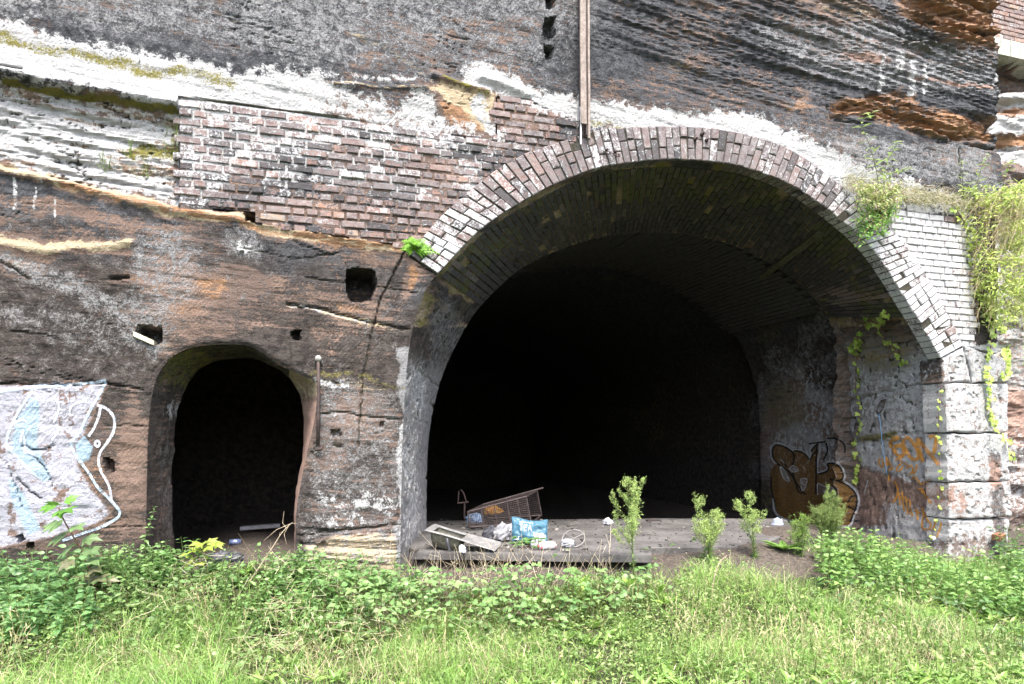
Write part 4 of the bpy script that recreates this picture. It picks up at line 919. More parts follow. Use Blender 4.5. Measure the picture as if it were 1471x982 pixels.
# ================================================================== ground
zb_u = [pf(p, 700)[0] for p in (-300, 0, 200, 340, 430, 500, 600, 720, 850, 1000, 1080, 1180, 1260, 1400, 1470, 1700)]
zb_z = [.25, .25, .34, .50, .46, .22, .26, .36, .38, .40, .36, .16, .06, .02, .04, .1]
def ground_z(X, Y):
    u = X * E[0] + (Y - Y0) * E[1]; n = X * N[0] + (Y - Y0) * N[1]
    zb = np.interp(u, zb_u, zb_z); wdt = np.interp(u, zb_u, [1.5] * 3 + [1.3, 1.3, 1.4, 1.5, 1.7, 1.9, 2.1, 2.0, 1.8, 1.6, 1.6, 1.6, 1.6])
    z = zb * (1 - ss(.0, 1, (n - .3) / wdt))
    z = z + .05 * (fbm(X * 1.1, Y * 1.1, 3, 161) - .5) + .03 * (fbm(X * 4, Y * 4, 3, 162) - .5)
    uL_, uR_ = pf(600, 700)[0], pf(1345, 700)[0]
    tun = ss(uL_ - .2, uL_ + .1, u) * (1 - ss(uR_ - .1, uR_ + .3, u)) * ss(-.1, .1, -n)
    # inside: level under the slab, then a drop
    zin = .40 * (1 - ss(2.2, 2.6, -n)) - .35 * ss(2.2, 2.6, -n); rightlow = ss(pf(1130, 700)[0], pf(1230, 700)[0], u); zin = zin - .12 * rightlow * (1 - ss(2.2, 2.6, -n))
    z = z * (1 - tun) + tun * (zin + .02 * (fbm(X * 5, Y * 5, 3, 163) - .5))
    # mound of spoil at the right end of the slab
    z = z + .13 * np.exp(-((X - 2.85) / .6) ** 2 - ((Y - 7.25) / .5) ** 2) + .16 * np.exp(-((X - 3.5) / .55) ** 2 - ((Y - 8.2) / .8) ** 2)
    return z
gx = np.concatenate([np.linspace(-60, -6, 22), np.arange(-5.9, 8.5, .06), np.linspace(8.7, 60, 22)]); gy = np.concatenate([np.linspace(-60, 1.5, 22), np.arange(1.6, 12, .06), np.linspace(12.3, 60, 18)])
GX, GY = np.meshgrid(gx, gy); GZ = ground_z(GX, GY)
# unseen bank added behind the camera to cut low light into the tunnel
GZ = GZ + 5.5 * ss(7, 20, -GY + 0 * GX)
i = np.arange(GX.size).reshape(GX.shape); gq = np.stack([i[:-1, :-1], i[:-1, 1:], i[1:, 1:], i[1:, :-1]], -1).reshape(-1, 4)
gm = NT("earth and turf"); pos = gm.pos(); n1 = gm.noise(3, 6, .6, pos); n2 = gm.noise(30, 6, .7, pos); n3 = gm.noise(110, 3, .7, pos)
soil = gm.mix(gm.smooth(n2, .35, .65), (.045, .036, .030), (.115, .094, .078)); soil = gm.mix(gm.smooth(n3, .62, .7), soil, (.25, .225, .20))
turf = gm.mix(n2, (.022, .030, .012), (.06, .066, .026)); ga = gm.attr('col'); gsp = gm.sep(ga.outputs[0])
c = gm.mix(gm.smooth(gm.math('ADD', gsp[0], gm.math('MULTIPLY', gm.math('SUBTRACT', n2, .5), .8)), .35, .65), soil, turf)
M_GROUND = gm.out(c, .95, gm.bump(gm.math('ADD', n2, gm.math('MULTIPLY', n3, .5)), .8, .03))
n_ = GX * N[0] + (GY - Y0) * N[1]; u_g = GX * E[0] + (GY - Y0) * E[1]
gt = ss(.9, 1.5, n_) * 1.0; gt = np.maximum(gt, ss(0, .4, n_) * ((u_g > pf(1200, 700)[0]) | (u_g < pf(560, 700)[0])))
link("ground", mesh("ground", np.stack([GX, GY, GZ], -1).reshape(-1, 3), gq, None, {'col': np.stack([gt, gt, gt], -1).reshape(-1, 3)}, None, True), M_GROUND, kind='structure')
def gz(x, y): return float(ground_z(np.array(float(x)), np.array(float(y))))
def ghit(px, py):
    """point of the ground on the sight line through a surveyed point"""
    Y = 3.5
    for k in range(420):
        p = at(px, py, Y)
        if p[2] <= gz(p[0], p[1]): return p
        Y += .03
    return p

# ================================================================== concrete floor slabs (structure)
def slab(name, outline, top, thick, seed):
    o = np.array(outline, float); c = o.mean(0); pts = []
    for k in range(len(o)):
        a, b = o[k], o[(k + 1) % len(o)]
        m_ = max(2, int(np.linalg.norm(b - a) / .06))
        for j in range(m_): pts.append(a + (b - a) * j / m_)
    pts = np.array(pts); rr = np.random.default_rng(seed); pts += .022 * (np.stack([fbm(pts[:, 0] * 7, pts[:, 1] * 7, 3, seed), fbm(pts[:, 0] * 7, pts[:, 1] * 7, 3, seed + 1)], 1) - .5) * 2
    n = len(pts); mb = MB()
    x0, x1, y0, y1 = pts[:, 0].min(), pts[:, 0].max(), pts[:, 1].min(), pts[:, 1].max()
    rings = []
    for f, dz in ((1.0, -thick), (1.0, -.012), (.985, 0), (.85, .004), (.6, -.004), (.3, .003)):
        q = c + (pts - c) * f; rings.append(np.concatenate([q, (top + dz + .006 * (fbm(q[:, 0] * 5, q[:, 1] * 5, 3, seed + 2) - .5))[:, None]], 1))
    V = np.concatenate(rings + [np.array([[c[0], c[1], top]])]); Qd = [(k * n + j, k * n + (j + 1) % n, (k + 1) * n + (j + 1) % n, (k + 1) * n + j) for k in range(5) for j in range(n)]
    T = [(5 * n + j, 5 * n + (j + 1) % n, 6 * n) for j in range(n)]
    return link(name, mesh(name, V, Qd, T, None, None, False), M_SLAB, kind='structure')
sm = NT("dusty concrete floor"); pos = sm.pos(); n1 = sm.noise(2.5, 6, .6, pos); n2 = sm.noise(22, 6, .7, pos); n3 = sm.noise(120, 3, .7, pos)
c = sm.mix(sm.smooth(n1, .35, .65), (.062, .058, .055), (.118, .112, .107)); c = sm.mix(sm.smooth(n2, .5, .72), c, (.036, .031, .027)); c = sm.mix(sm.smooth(n3, .62, .7), c, (.20, .19, .18))
M_SLAB = sm.out(c, .92, sm.bump(sm.math('ADD', n2, n3), .5, .008))
slab("concrete_slab", [(-1.0, 7.02), (.2, 7.0), (1.0, 7.0), (1.5, 7.16), (2.3, 7.2), (2.7, 7.4), (3.5, 8.4), (3.9, 9.75), (2, 9.75), (-1.7, 9.4), (-1.3, 7.6)], .465, .075, 3)
slab("concrete_slab", [(-1.0, 6.70), (-.3, 6.66), (.5, 6.56), (1.33, 6.53), (1.38, 6.75), (1.02, 7.08), (0, 7.08), (-1.0, 7.05)], .488, .072, 4)

# ================================================================== fixtures on the face
def face(px, py, d=0.0):
    u, z = pf(px, py, d); return W(u, z, d)
# upright channel in front of the cliff
mb0 = empty("steel_channel", face(840, 207, .06), "tall brown timber-faced steel channel rising from the arch crown up the cliff", "steel channel")
uA, zA = pf(838, 197, .06); uB, zB = pf(837, -40, .06); zt = zB + .6
def upright(name, du, dd, wu, wd, z0, z1, mat):
    mb = MB(); nseg = 10; r = np.random.default_rng(int(du * 1e4) % 97 + 3)
    V = []
    for k in range(nseg + 1):
        z = z0 + (z1 - z0) * k / nseg; j = r.normal(0, .0015); lean = .012 * (z - z0) 
        for a, b in ((-1, -1), (1, -1), (1, 1), (-1, 1)): V.append(W(uA + du + a * wu - lean * .6 + j, z, .07 + dd + b * wd))
    Qd = [(k * 4 + a, k * 4 + (a + 1) % 4, k * 4 + 4 + (a + 1) % 4, k * 4 + 4 + a) for k in range(nseg) for a in range(4)] + [(0, 1, 2, 3), (nseg * 4 + 3, nseg * 4 + 2, nseg * 4 + 1, nseg * 4)]
    mb.add(V, Qd); return mb.build(name, mat, mb0)
upright("timber_board", -.018, .035, .030, .012, zA + .12, zt, M_WOODR)
upright("web", .028, -.005, .008, .028, zA + .02, zt, M_DARKSTEEL)
upright("flange", .048, .03, .011, .010, zA - .02, zt, M_WOODR)
upright("back_flange", .02, -.04, .05, .006, zA + .02, zt, M_DARKSTEEL)
upright("torn_strip", -.040, .02, .008, .006, zA - .09, zA + .30, M_WHITEP)
# iron loops and knobs on the ring
def loop(px, py, rad, label, tilt=0, open_=0.0):
    o = empty("iron_hook", face(px, py, .03), label, "iron hook", "iron hooks in the arch ring")
    pts = []; cu_, cz_ = pf(px, py, .05)
    for k in range(15):
        th = R(200 + 150 * k / 14) if open_ else 2 * math.pi * k / 14
        pts.append(W(cu_ + rad * math.cos(th), cz_ + rad * 1.15 * math.sin(th), .05 + .04 * abs(math.sin(th))))
    pts = [W(cu_ + rad * math.cos(R(200)), cz_ + rad, .0)] + pts + [W(cu_ + rad * math.cos(R(350)), cz_ + rad, .0)] if open_ else pts
    mb = MB(); mb.tube(pts, .006, 6); mb.build("loop", M_IRON, o, True)
    mb = MB(); mb.tube([W(cu_, cz_ + rad, -.02), W(cu_, cz_ + rad, .05)], .012, 8); mb.build("staple", M_IRON, o, True)
loop(873, 218, .032, "left iron hook of the pair near the foot of the channel", 0, 1); loop(886, 221, .034, "right iron hook of the pair, set nearer the arch crown", 0, 1)
def knob(px, py, label):
    o = empty("iron_bolt", face(px, py, .02), label, "iron bolt", "iron bolts at the arch crown"); u, z = pf(px, py, .03)
    mb = MB(); mb.tube([W(u, z, -.02), W(u, z, .035), W(u, z, .045)], [.022, .022, .012], 10); mb.build("washer", M_IRON, o, True)
    mb = MB(); mb.tube([W(u, z, .03), W(u, z, .075)], .010, 6); mb.build("shank", M_DARKSTEEL, o, True)
knob(999, 199, "left rusty bolt of the three at the crown of the arch"); knob(1015, 201, "right rusty bolt of the three at the crown of the arch"); knob(1009, 192, "topmost rusty bolt of the three at the crown of the arch")
# rusty bar by the doorway
o = empty("iron_bar", face(456, 648, .05), "long rusty iron bar standing against the right jamb of the small doorway", "iron bar")
mb = MB(); mb.tube([face(457, 519, .03), face(457.5, 560, .045), face(457, 600, .05), face(456.5, 640, .05)], [.016, .016, .017, .017], 8); mb.build("rod", M_IRON, o, True)
mb = MB(); mb.tube([face(457, 514, -.02), face(457, 515, .05)], [.028, .03], 9); mb.build("head", simple("lichened iron", (.2, .19, .17), (.4, .39, .36), 30), o, True)
mb = MB(); mb.tube([face(452, 646, .05), face(461, 645, .06), face(463, 641, .05)], .014, 7); mb.build("foot", M_IRON, o, True)
# mooring ring and rope on the right side of the tunnel mouth
p, n_r = hit(1272, 577, .02)
o = empty("iron_ring", p, "iron ring hanging on the right inner wall above the orange lettering", "iron ring")
side = np.cross(n_r, [0, 0, 1]); side /= np.linalg.norm(side)
mb = MB(); rr_ = .085; ctr_ = p + np.array([0, 0, -.05]) + n_r * .02; pts = [ctr_ + side * rr_ * .62 * math.cos(t) + np.array([0, 0, rr_]) * math.sin(t) + n_r * .04 * (1 - math.sin(t)) for t in np.linspace(0, 2 * math.pi, 22)]
mb.tube(pts, .008, 6); mb.build("ring", M_DARKSTEEL, o, True)
mb = MB(); mb.tube([p - n_r * .05 + np.array([0, 0, .03]), p + n_r * .05 + np.array([0, 0, .03])], .014, 7); mb.build("eye_bolt", M_IRON, o, True)
bl = ctr_ - np.array([0, 0, rr_]) + n_r * .07; pe, ne = hit(1276, 684, .02)
pts = [bl + (pe - bl) * k / 16 + side * .006 * math.sin(k * 2.1) + n_r * .012 * math.sin(math.pi * k / 16) for k in range(17)]
mb = MB(); mb.tube(pts, .006, 5); mb.build("rope", simple("blue rope", (.12, .25, .42), (.25, .42, .6), 60, .8), None, True, label="thin blue rope hanging straight down from the iron ring", category="rope")
# pipe stub, brick on the pier, white scrap
p, n_r = hit(1342, 773, 0)
o = empty("pipe_stub", p, "short white pipe stub sticking out low on the whitewashed pier", "pipe")
dirp = n_r * .10 + np.array([-.02, -.05, 0]); mb = MB(); mb.tube([p - dirp * .6, p + dirp * .5, p + dirp * .52], [.028, .028, .018], 12, cap=False); mb.build("sleeve", M_WHITEP, o, True)
mb = MB(); mb.tube([p + dirp * .1, p + dirp * .42], .019, 10); mb.build("plug", simple("ochre clay", (.3, .15, .06), (.42, .24, .1)), o, True)
p = at(1441, 772, 8.75); o = link("loose_brick", brick_proto(.13, .075, .10, 99), simple("broken orange brick", (.16, .075, .045), (.26, .13, .07), 14), None, label="broken orange brick wedged at the bottom right corner of the pier", category="brick"); o.location = p; o.rotation_euler = (.1, -.15, TH + .1)
bpy.data.meshes[-1].name if False else None
# plank end jammed in the square hole above the doorway
mb = MB(); a, b = face(193, 480, -.03), face(222, 493, -.02); dr = (b - a) / 2; up_ = np.array([0, 0, .022]); mb.box((a + b) / 2 - N * .05, dr, up_, N * .09); mb.build("wood_plank", simple("pale plank", (.32, .29, .22), (.5, .46, .36), 12), None, label="pale plank end jammed across the square hole above the doorway", category="plank")

# ================================================================== sprayed lettering (paint lying on the rock)
def paint(name, strokes, wd, mat, parent, lift=.006, soft=0.0, label=None):
    mb = MB()
    for s in strokes:
        pts = np.array(s, float)
        if len(pts) > 2: pts = catmull(pts, int(4 + np.linalg.norm(np.diff(pts, axis=0), axis=1).sum() / 2.2))
        else: pts = catmull(np.vstack([pts[0], pts[0] * .5 + pts[1] * .5, pts[1]]), 8)
        tg = np.gradient(pts, axis=0); tg /= np.linalg.norm(tg, axis=1)[:, None] + 1e-9; nn = np.stack([-tg[:, 1], tg[:, 0]], 1)
        w_ = wd * (.8 + .4 * fbm(np.arange(len(pts)) * .4, np.zeros(len(pts)) + pts[0, 0], 2, 170)); rows = []
        for k in range(len(pts)):
            row = [hit(*(pts[k] + nn[k] * w_[k] * f), lift)[0] for f in (-.5, 0, .5)]
            if any(q is None for q in row): continue
            rows.append(row)
        if len(rows) > 1: mb.grid(np.array(rows))
    if not mb.n: return None
    return mb.build(name, mat, parent, True, **({'label': label} if label else {}))
def fillpaint(name, poly, mat, parent, lift=.004, step=2.2, holes=()):
    xs = np.arange(min(p[0] for p in poly) - step, max(p[0] for p in poly) + step, step); ys = np.arange(min(p[1] for p in poly) - step, max(p[1] for p in poly) + step, step)
    X, Y = np.meshgrid(xs, ys); s = sdf(X, Y, poly)
    for h_ in holes: s = np.minimum(s, -sdf(X, Y, h_))
    V = []; idm = -np.ones(X.shape, int); 
    need = s > -step * 1.0
    for j in range(X.shape[0]):
        for k in range(X.shape[1]):
            if need[j, k]:
                q = hit(X[j, k], Y[j, k], lift)[0]
                if q is not None: idm[j, k] = len(V); V.append(q)
    Qd = []
    for j in range(X.shape[0] - 1):
        for k in range(X.shape[1] - 1):
            f = (idm[j, k], idm[j, k + 1], idm[j + 1, k + 1], idm[j + 1, k])
            if min(f) >= 0 and s[j:j + 2, k:k + 2].mean() > 0: Qd.append(f)
    return link(name, mesh(name, V, Qd, None, None, None, True), mat, parent)
def spray(name, col, cover=.5, edge=.08):
    m = NT(name); pos = m.pos(); n1 = m.noise(40, 6, .7, pos); n2 = m.noise(150, 3, .7, pos); n0 = m.noise(5, 4, .6, pos)
    nn = m.math('ADD', m.math('MULTIPLY', n1, .55), m.math('MULTIPLY', n2, .45))
    c2 = tuple(min(1, v * 1.25) for v in col); m.out(m.mix(n0, tuple(v * .7 for v in col), c2), .85)
    m.put(m.bsdf.inputs['Alpha'], m.smooth(nn, cover - edge, cover + edge)); return m.m
P_OR = spray("orange spray paint", (.58, .27, .05), .46, .12); P_BR = spray("ochre spray fill", (.165, .088, .022), .46, .15); P_BK = spray("black spray paint", (.012, .012, .012), .36)
P_WH = spray("white spray paint", (.58, .60, .65), .48, .16); P_LG = spray("pale grey spray paint", (.42, .42, .42), .44, .12); P_CA = simple("incised dark letters", (.10, .06, .045), (.18, .11, .08)); P_BL = spray("pale blue spray paint", (.46, .57, .68), .49, .14)
SOLID_G = cliff
z4 = lambda L: [(1250 + x * .1832, 610 + y * .1833) for x, y in L]
paint("graffiti", [z4(s) for s in ([(235,100),(190,110),(162,140),(175,175),(235,160),(270,195),(260,240),(235,248),(205,225),(190,180)],[(268,110),(262,150),(290,210),(330,262),(372,268),(385,230),(360,170),(310,110),(275,100)],[(372,100),(385,180),(418,290)],[(380,110),(440,190),(500,260),(540,315)],[(470,100),(500,80),(520,110),(512,180),(500,230)])], 5.6, P_OR, SOLID_G, label="orange sprayed lettering SON")
paint("graffiti", [z4(s) for s in ([(75,262),(72,300),(95,330),(108,300),(90,265)],[(130,250),(128,330)],[(128,250),(150,290),(172,330),(180,350)],[(100,300),(150,310)],[(145,355),(180,345)],[(200,275),(230,270),(250,300),(215,330),(215,360),(245,350),(262,325)],[(262,300),(290,310),(300,345)],[(300,330),(330,320),(335,370),(305,390)],[(340,340),(345,385),(365,345),(372,310)],[(330,425),(352,405),(372,430),(400,465)],[(400,470),(470,428)],[(385,505),(410,500),(430,540),(400,515)],[(430,550),(460,590),(485,610)],[(460,612),(488,605)])], 2.6, P_OR, SOLID_G)
paint("graffiti", [z4(s) for s in ([(145,390),(155,440)],[(190,440),(215,480),(222,510)],[(185,610),(215,560),(225,520),(240,630)],[(255,525),(262,620),(275,680)],[(240,570),(270,575)],[(275,560),(290,610),(300,700)],[(290,580),(320,600)],[(318,610),(322,680),(340,715)],[(365,650),(375,700),(375,750)],[(350,670),(390,690)],[(412,650),(420,700),(410,790),(430,820),(470,815),(480,780),(450,740),(425,680)],[(520,740),(500,820)],[(562,765),(545,830),(525,880)],[(475,860),(485,890)])], 2.8, P_OR, SOLID_G)
z3 = lambda L: [(1095 + x * .1476, 615 + y * .1476) for x, y in L]
OUTL = [(150,345),(110,310),(92,260),(95,190),(125,150),(180,148),(250,180),(310,215),(345,210),(400,225),(440,260),(465,290),(478,215),(500,170),(560,135),(562,230),(545,330),(548,430),(610,415),(640,390),(625,335),(690,325),(750,345),(785,400),(802,460),(795,510),(850,550),(910,610),(938,680),(930,770),(890,860),(850,945),(700,960),(500,960),(160,850),(110,680),(78,560),(78,450),(105,380)]
fillpaint("graffiti", z3(OUTL), P_BR, SOLID_G, .005, 2.0, [z3([(180,370),(215,400),(265,490),(262,515),(220,495),(190,430)]), z3([(265,390),(310,362),(358,408),(300,425)]), z3([(380,490),(430,490),(440,520),(405,605),(385,570)]), z3([(548,540),(600,560),(670,575),(715,610),(722,680),(690,690),(560,640)])])
paint("graffiti", [z3(s) for s in (OUTL[:36],)], 3.0, P_LG, SOLID_G, .008); 
paint("graffiti", [z3(s) for s in ([(155,342),(118,300),(104,250),(112,185),(150,160),(230,185),(290,225),(315,270),(305,340),(270,385)],[(150,345),(205,380),(270,430),(320,510),(350,600),(390,640)],[(185,295),(215,330),(245,380)],[(310,222),(360,222),(420,250),(460,300)],[(535,150),(530,300),(530,450),(525,640)],[(478,225),(510,180),(550,150)],[(470,310),(505,250),(550,215)],[(550,445),(620,425),(652,390),(638,345),(700,340),(745,365),(775,420),(785,480),(740,505),(660,495)],[(660,495),(760,520),(850,575),(905,640),(920,710),(900,800),(850,910)],[(830,720),(860,670),(915,655)],[(830,750),(900,800)],[(300,420),(330,520),(400,620),(430,640)],[(90,470),(95,600),(130,720)],[(640,100),(700,95),(770,130),(800,180),(800,240)],[(625,140),(640,220),(600,310)],[(460,150),(620,130)])], 2.4, P_BK, SOLID_G, .009)
paint("graffiti", [z3(s) for s in ([(180,370),(215,400),(265,490),(262,515),(220,495),(190,430),(180,370)],[(265,390),(310,362),(358,408),(300,425),(265,390)],[(380,490),(430,490),(440,520),(405,605),(385,570),(380,490)],[(185,300),(220,340)],[(548,650),(545,540),(600,560),(670,570),(715,610),(722,680)],[(400,370),(420,395)],[(1000,640),(1035,500)])], 1.5, P_LG, SOLID_G, .010)
z7 = lambda L: [(x * .2649, 530 + y * .2648) for x, y in L]
paint("graffiti", [z7(s) for s in ([(0,120),(190,98),(380,85),(575,62)],[(575,70),(530,150),(470,260),(430,350),(385,400),(420,480),(480,560),(530,640),(590,700),(650,785),(560,850),(450,890),(340,930)],[(175,120),(100,230),(45,350),(40,420),(90,470),(150,540),(230,600)])], 4.0, P_BL, SOLID_G)
paint("graffiti", [z7(s) for s in ([(525,195),(580,215),(620,270),(615,340),(580,400),(545,450),(535,500),(550,560),(590,630),(605,715)],[(545,200),(535,260),(510,320),(480,365)],[(512,402),(528,388),(543,404),(528,420),(512,402)])], 3.8, P_WH, SOLID_G)
paint("graffiti", [z7(s) for s in ([(290,150),(318,190),(315,240),(290,290)],[(380,250),(385,205),(430,180),(470,175)],[(225,340),(260,315),(310,310),(318,335),(280,385)],[(60,300),(120,275),(150,290)],[(110,400),(125,340),(140,460)],[(30,390),(60,440),(70,420)],[(130,440),(200,470)])], 3.0, P_WH, SOLID_G)
paint("graffiti", [z7(s) for s in ([(325,110),(325,165)],[(325,112),(345,118),(345,132),(328,137),(352,145),(350,162),(326,165)],[(376,118),(376,165)],[(376,120),(392,145),(408,128),(412,160)],[(320,262),(322,300)],[(320,262),(340,265)],[(321,282),(338,282)],[(322,300),(342,298)],[(395,258),(376,262),(376,276),(396,284),(394,302),(374,302)])], 1.3, P_CA, SOLID_G, .007, label="dark scratched initials in the white paint")
paint("graffiti", [[(688,588),(700,596),(690,604),(704,612)],[(712,596),(720,604),(714,614),(706,606),(712,596)],[(726,616),(728,600),(738,616),(740,602)]], 2.2, spray("dim yellow paint", (.12, .11, .03), .45), SOLID_G, .01)

# ================================================================== litter on the slab
# sink unit
so = empty("sink_unit", (-.45, 6.85, .49), "dented stainless steel sink and drainer lying tilted on the slab by the left jamb", "sink")
A0, A1 = np.array([-.865, 6.74, .705]), np.array([-.16, 6.63, .525]); Bd = np.array([.06, .33, .02]); ex = A1 - A0; Ls = np.linalg.norm(ex); ex /= Ls; ey = Bd / np.linalg.norm(Bd); ez = np.cross(ex, ey); Ws = .335
S = lambda a, b, c: A0 + ex * a * Ls + ey * b * Ws + ez * c
mb = MB(); na, nb = 61, 25; ga_ = np.zeros((nb, na, 3))
for j in range(nb):
    for k in range(na):
        a, b = k / (na - 1), j / (nb - 1); c = 0.0
        ebd = min(a * Ls, (1 - a) * Ls, b * Ws, (1 - b) * Ws); c += .008 * (1 - min(1, ebd / .012)) if ebd > .004 else -.01
        if a > .56 and ebd > .03: c += -.006 - .004 * (1 if int((b * Ws) / .03) % 2 else 0) - .008 * (a - .56)
        da_ = min(a - .07, .52 - a) * Ls; db_ = min(b - .10, .90 - b) * Ws; dmin = min(da_, db_)
        if dmin > 0: c = -.012 * ss(0, .012, np.array(dmin))
        ga_[j, k] = S(a, b, c + .006 * math.sin(a * 5 + b * 3))
ii = np.arange(na * nb).reshape(nb, na); qq = np.stack([ii[:-1, :-1], ii[:-1, 1:], ii[1:, 1:], ii[1:, :-1]], -1).reshape(-1, 4); AA, BB_ = np.meshgrid(np.linspace(0, 1, na), np.linspace(0, 1, nb)); hole = (np.minimum(AA - .07, .52 - AA) * Ls > .014) & (np.minimum(BB_ - .10, .90 - BB_) * Ws > .014)
qq = qq[~hole.ravel()[qq].all(1)]; mb.add(ga_.reshape(-1, 3), qq); mb.build("sink_top", simple("bright worn steel", (.15, .146, .142), (.25, .243, .235), 9, .5, .25, .15, .002), so, True)
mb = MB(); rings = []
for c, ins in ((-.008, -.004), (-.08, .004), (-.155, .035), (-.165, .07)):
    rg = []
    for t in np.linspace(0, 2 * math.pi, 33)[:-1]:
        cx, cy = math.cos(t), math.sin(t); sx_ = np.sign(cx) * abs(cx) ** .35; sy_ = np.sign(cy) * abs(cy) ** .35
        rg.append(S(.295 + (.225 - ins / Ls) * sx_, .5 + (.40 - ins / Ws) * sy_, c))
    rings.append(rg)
P = np.array([r_ + r_[:1] for r_ in rings]); mb.grid(P); mb.add(rings[-1] + [S(.295, .5, -.166)], None, [(k, (k + 1) % 32, 32) for k in range(32)]); mb.build("bowl", simple("shaded bowl steel", (.11, .105, .08), (.22, .21, .165), 7, .6, .5), so, True)  # darker than the sink top, to paint the shade inside the bowl
mb = MB(); mb.tube([S(.33, -.02, -.02), S(.37, -.03, -.09), S(.42, -.03, -.15), S(.47, -.02, -.17)], .013, 7); mb.build("waste_pipe", M_BLACKP, so, True)
# wire cage
cg = empty("wire_cage", (-.1, 8.9, .47), "rusty wire cage with flat bars lying tilted behind the blue tea bag", "wire cage")
c000, c100, c001, c101 = at(675, 757, 8.45), at(763, 751, 8.75), at(672, 735, 8.45), at(756, 713, 8.75); dep_ = np.array([.16, .62, .03])
def cagep(a, b, c): return (c000 * (1 - a) + c100 * a) * (1 - c) + (c001 * (1 - a) + c101 * a) * c + dep_ * b
mb = MB()
for e in (((0,0,0),(1,0,0)),((0,0,1),(1,0,1)),((0,1,0),(1,1,0)),((0,1,1),(1,1,1)),((0,0,0),(0,0,1)),((1,0,0),(1,0,1)),((0,1,0),(0,1,1)),((1,1,0),(1,1,1)),((0,0,0),(0,1,0)),((0,0,1),(0,1,1)),((1,0,0),(1,1,0)),((1,0,1),(1,1,1))): mb.tube([cagep(*e[0]), cagep(*e[1])], .011, 6)
mb.tube([cagep(0, 1, 1), cagep(1.12, 1, 1.04)], .013, 6)
mb.build("frame", M_DARKSTEEL, cg)
for f in (.22, .44, .66, .84):
    mb = MB(); mb.tube([cagep(f, 0, 0), cagep(f, 0, 1)], .008, 5); mb.build("bar", M_DARKSTEEL, cg)
mb = MB()
for k in range(1, 12): mb.tube([cagep(0, 0, k / 12), cagep(1, 0, k / 12)], .0028, 4, cap=False); mb.tube([cagep(0, 1, k / 12), cagep(1, 1, k / 12)], .0028, 4, cap=False)
for k in range(1, 34): mb.tube([cagep(k / 34, 0, 0), cagep(k / 34, 0, 1)], .0022, 4, cap=False); mb.tube([cagep(k / 34, 1, 0), cagep(k / 34, 1, 1)], .0022, 4, cap=False); mb.tube([cagep(k / 34, 0, 1), cagep(k / 34, 1, 1)], .0022, 4, cap=False)
mb.build("mesh_wires", M_DARKSTEEL, cg)
# crumpled sheets and bags
def crumple(name, c, sx, sy, sz, mat, label, cat, seed, rot=0.0, flat=.5):
    n1, n2 = 20, 14; V = np.zeros((n2, n1, 3)); r = np.random.default_rng(seed)
    th = np.linspace(0, 2 * math.pi, n1); ph = np.linspace(-math.pi / 2, math.pi / 2, n2)
    for j in range(n2):
        for k in range(n1):
            x, y, z = math.cos(ph[j]) * math.cos(th[k % (n1 - 1)]), math.cos(ph[j]) * math.sin(th[k % (n1 - 1)]), math.sin(ph[j])
            f = 1 + .7 * (float(fbm(np.array(x * 2.2 + seed), np.array(y * 2.2 + z * 1.7), 3, seed)) - .5) + .3 * (float(vn(np.array(x * 6 + seed), np.array(y * 6 - z * 5), seed)) - .5)
            px, py = x * sx * f, y * sy * f; zz = max(z, -flat) * sz * f
            V[j, k] = (px * math.cos(rot) - py * math.sin(rot), px * math.sin(rot) + py * math.cos(rot), zz)
    V[..., 2] -= V[..., 2].min(); mb = MB(); mb.grid(V + np.array(c)); return mb.build(name, mat, None, False, label=label, category=cat)
M_GREYP = simple("grubby white sheeting", (.17, .17, .18), (.31, .31, .33), 10, .5)
crumple("plastic_sheet", at(722, 775, 7.55) * [1, 1, 0] + [0, 0, .47], .10, .08, .115, M_GREYP, "crumpled white plastic sheet against the left side of the tea bag", "plastic sheet", 3)
crumple("plastic_sheet", at(727, 757, 8.1) * [1, 1, 0] + [0, 0, .47], .14, .08, .07, M_GREYP, "flat grey-white sheet half under the wire cage", "plastic sheet", 5)
crumple("black_bag", at(706, 773, 7.6) * [1, 1, 0] + [0, 0, .47], .09, .07, .09, M_BLACKP, "small crumpled black bag between the sink and the tea bag", "bag", 7)
crumple("crisp_packet", cagep(.22, .7, .35), .12, .06, .07, simple("orange foil", (.30, .12, .015), (.40, .22, .03), 12, .35), "orange packet lying inside the wire cage", "packet", 9)
crumple("blue_bag", cagep(.06, .4, .0) + np.array([-.06, 0, 0]), .11, .08, .075, simple("blue plastic", (.10, .18, .34), (.25, .36, .47), 12, .4), "pale blue plastic bag spilling from the left end of the wire cage", "bag", 11)
crumple("paper_scrap", at(706, 791, 6.62) * [1, 1, 0] + [-.28, 0, .49], .035, .03, .05, M_WHITEP, "small white paper scrap on the slab edge below the sink", "paper", 13)
crumple("paper_scrap", at(873, 753, 9.0) * [1, 1, 0] + [0, 0, .465], .06, .05, .05, M_WHITEP, "white paper scrap deep on the slab behind the tallest weed", "paper", 14)
crumple("paper_scrap", at(768, 785, 6.95) * [1, 1, 0] + [0, 0, .488], .035, .03, .06, M_WHITEP, "small white paper scrap left of the plastic bottle", "paper", 16)
crumple("white_carton", at(820, 781, 7.0) * [1, 1, 0] + [-.03, 0, .488], .07, .04, .05, M_GREYP, "squashed white carton just right of the plastic bottle", "carton", 18)
crumple("blue_rag", at(1117, 745, 9.0) * [1, 1, 0] + [0, 0, .33], .07, .06, .14, simple("grey blue cloth", (.2, .24, .32), (.4, .43, .5), 12), "grey-blue rag at the foot of the brown painted letters", "rag", 19)
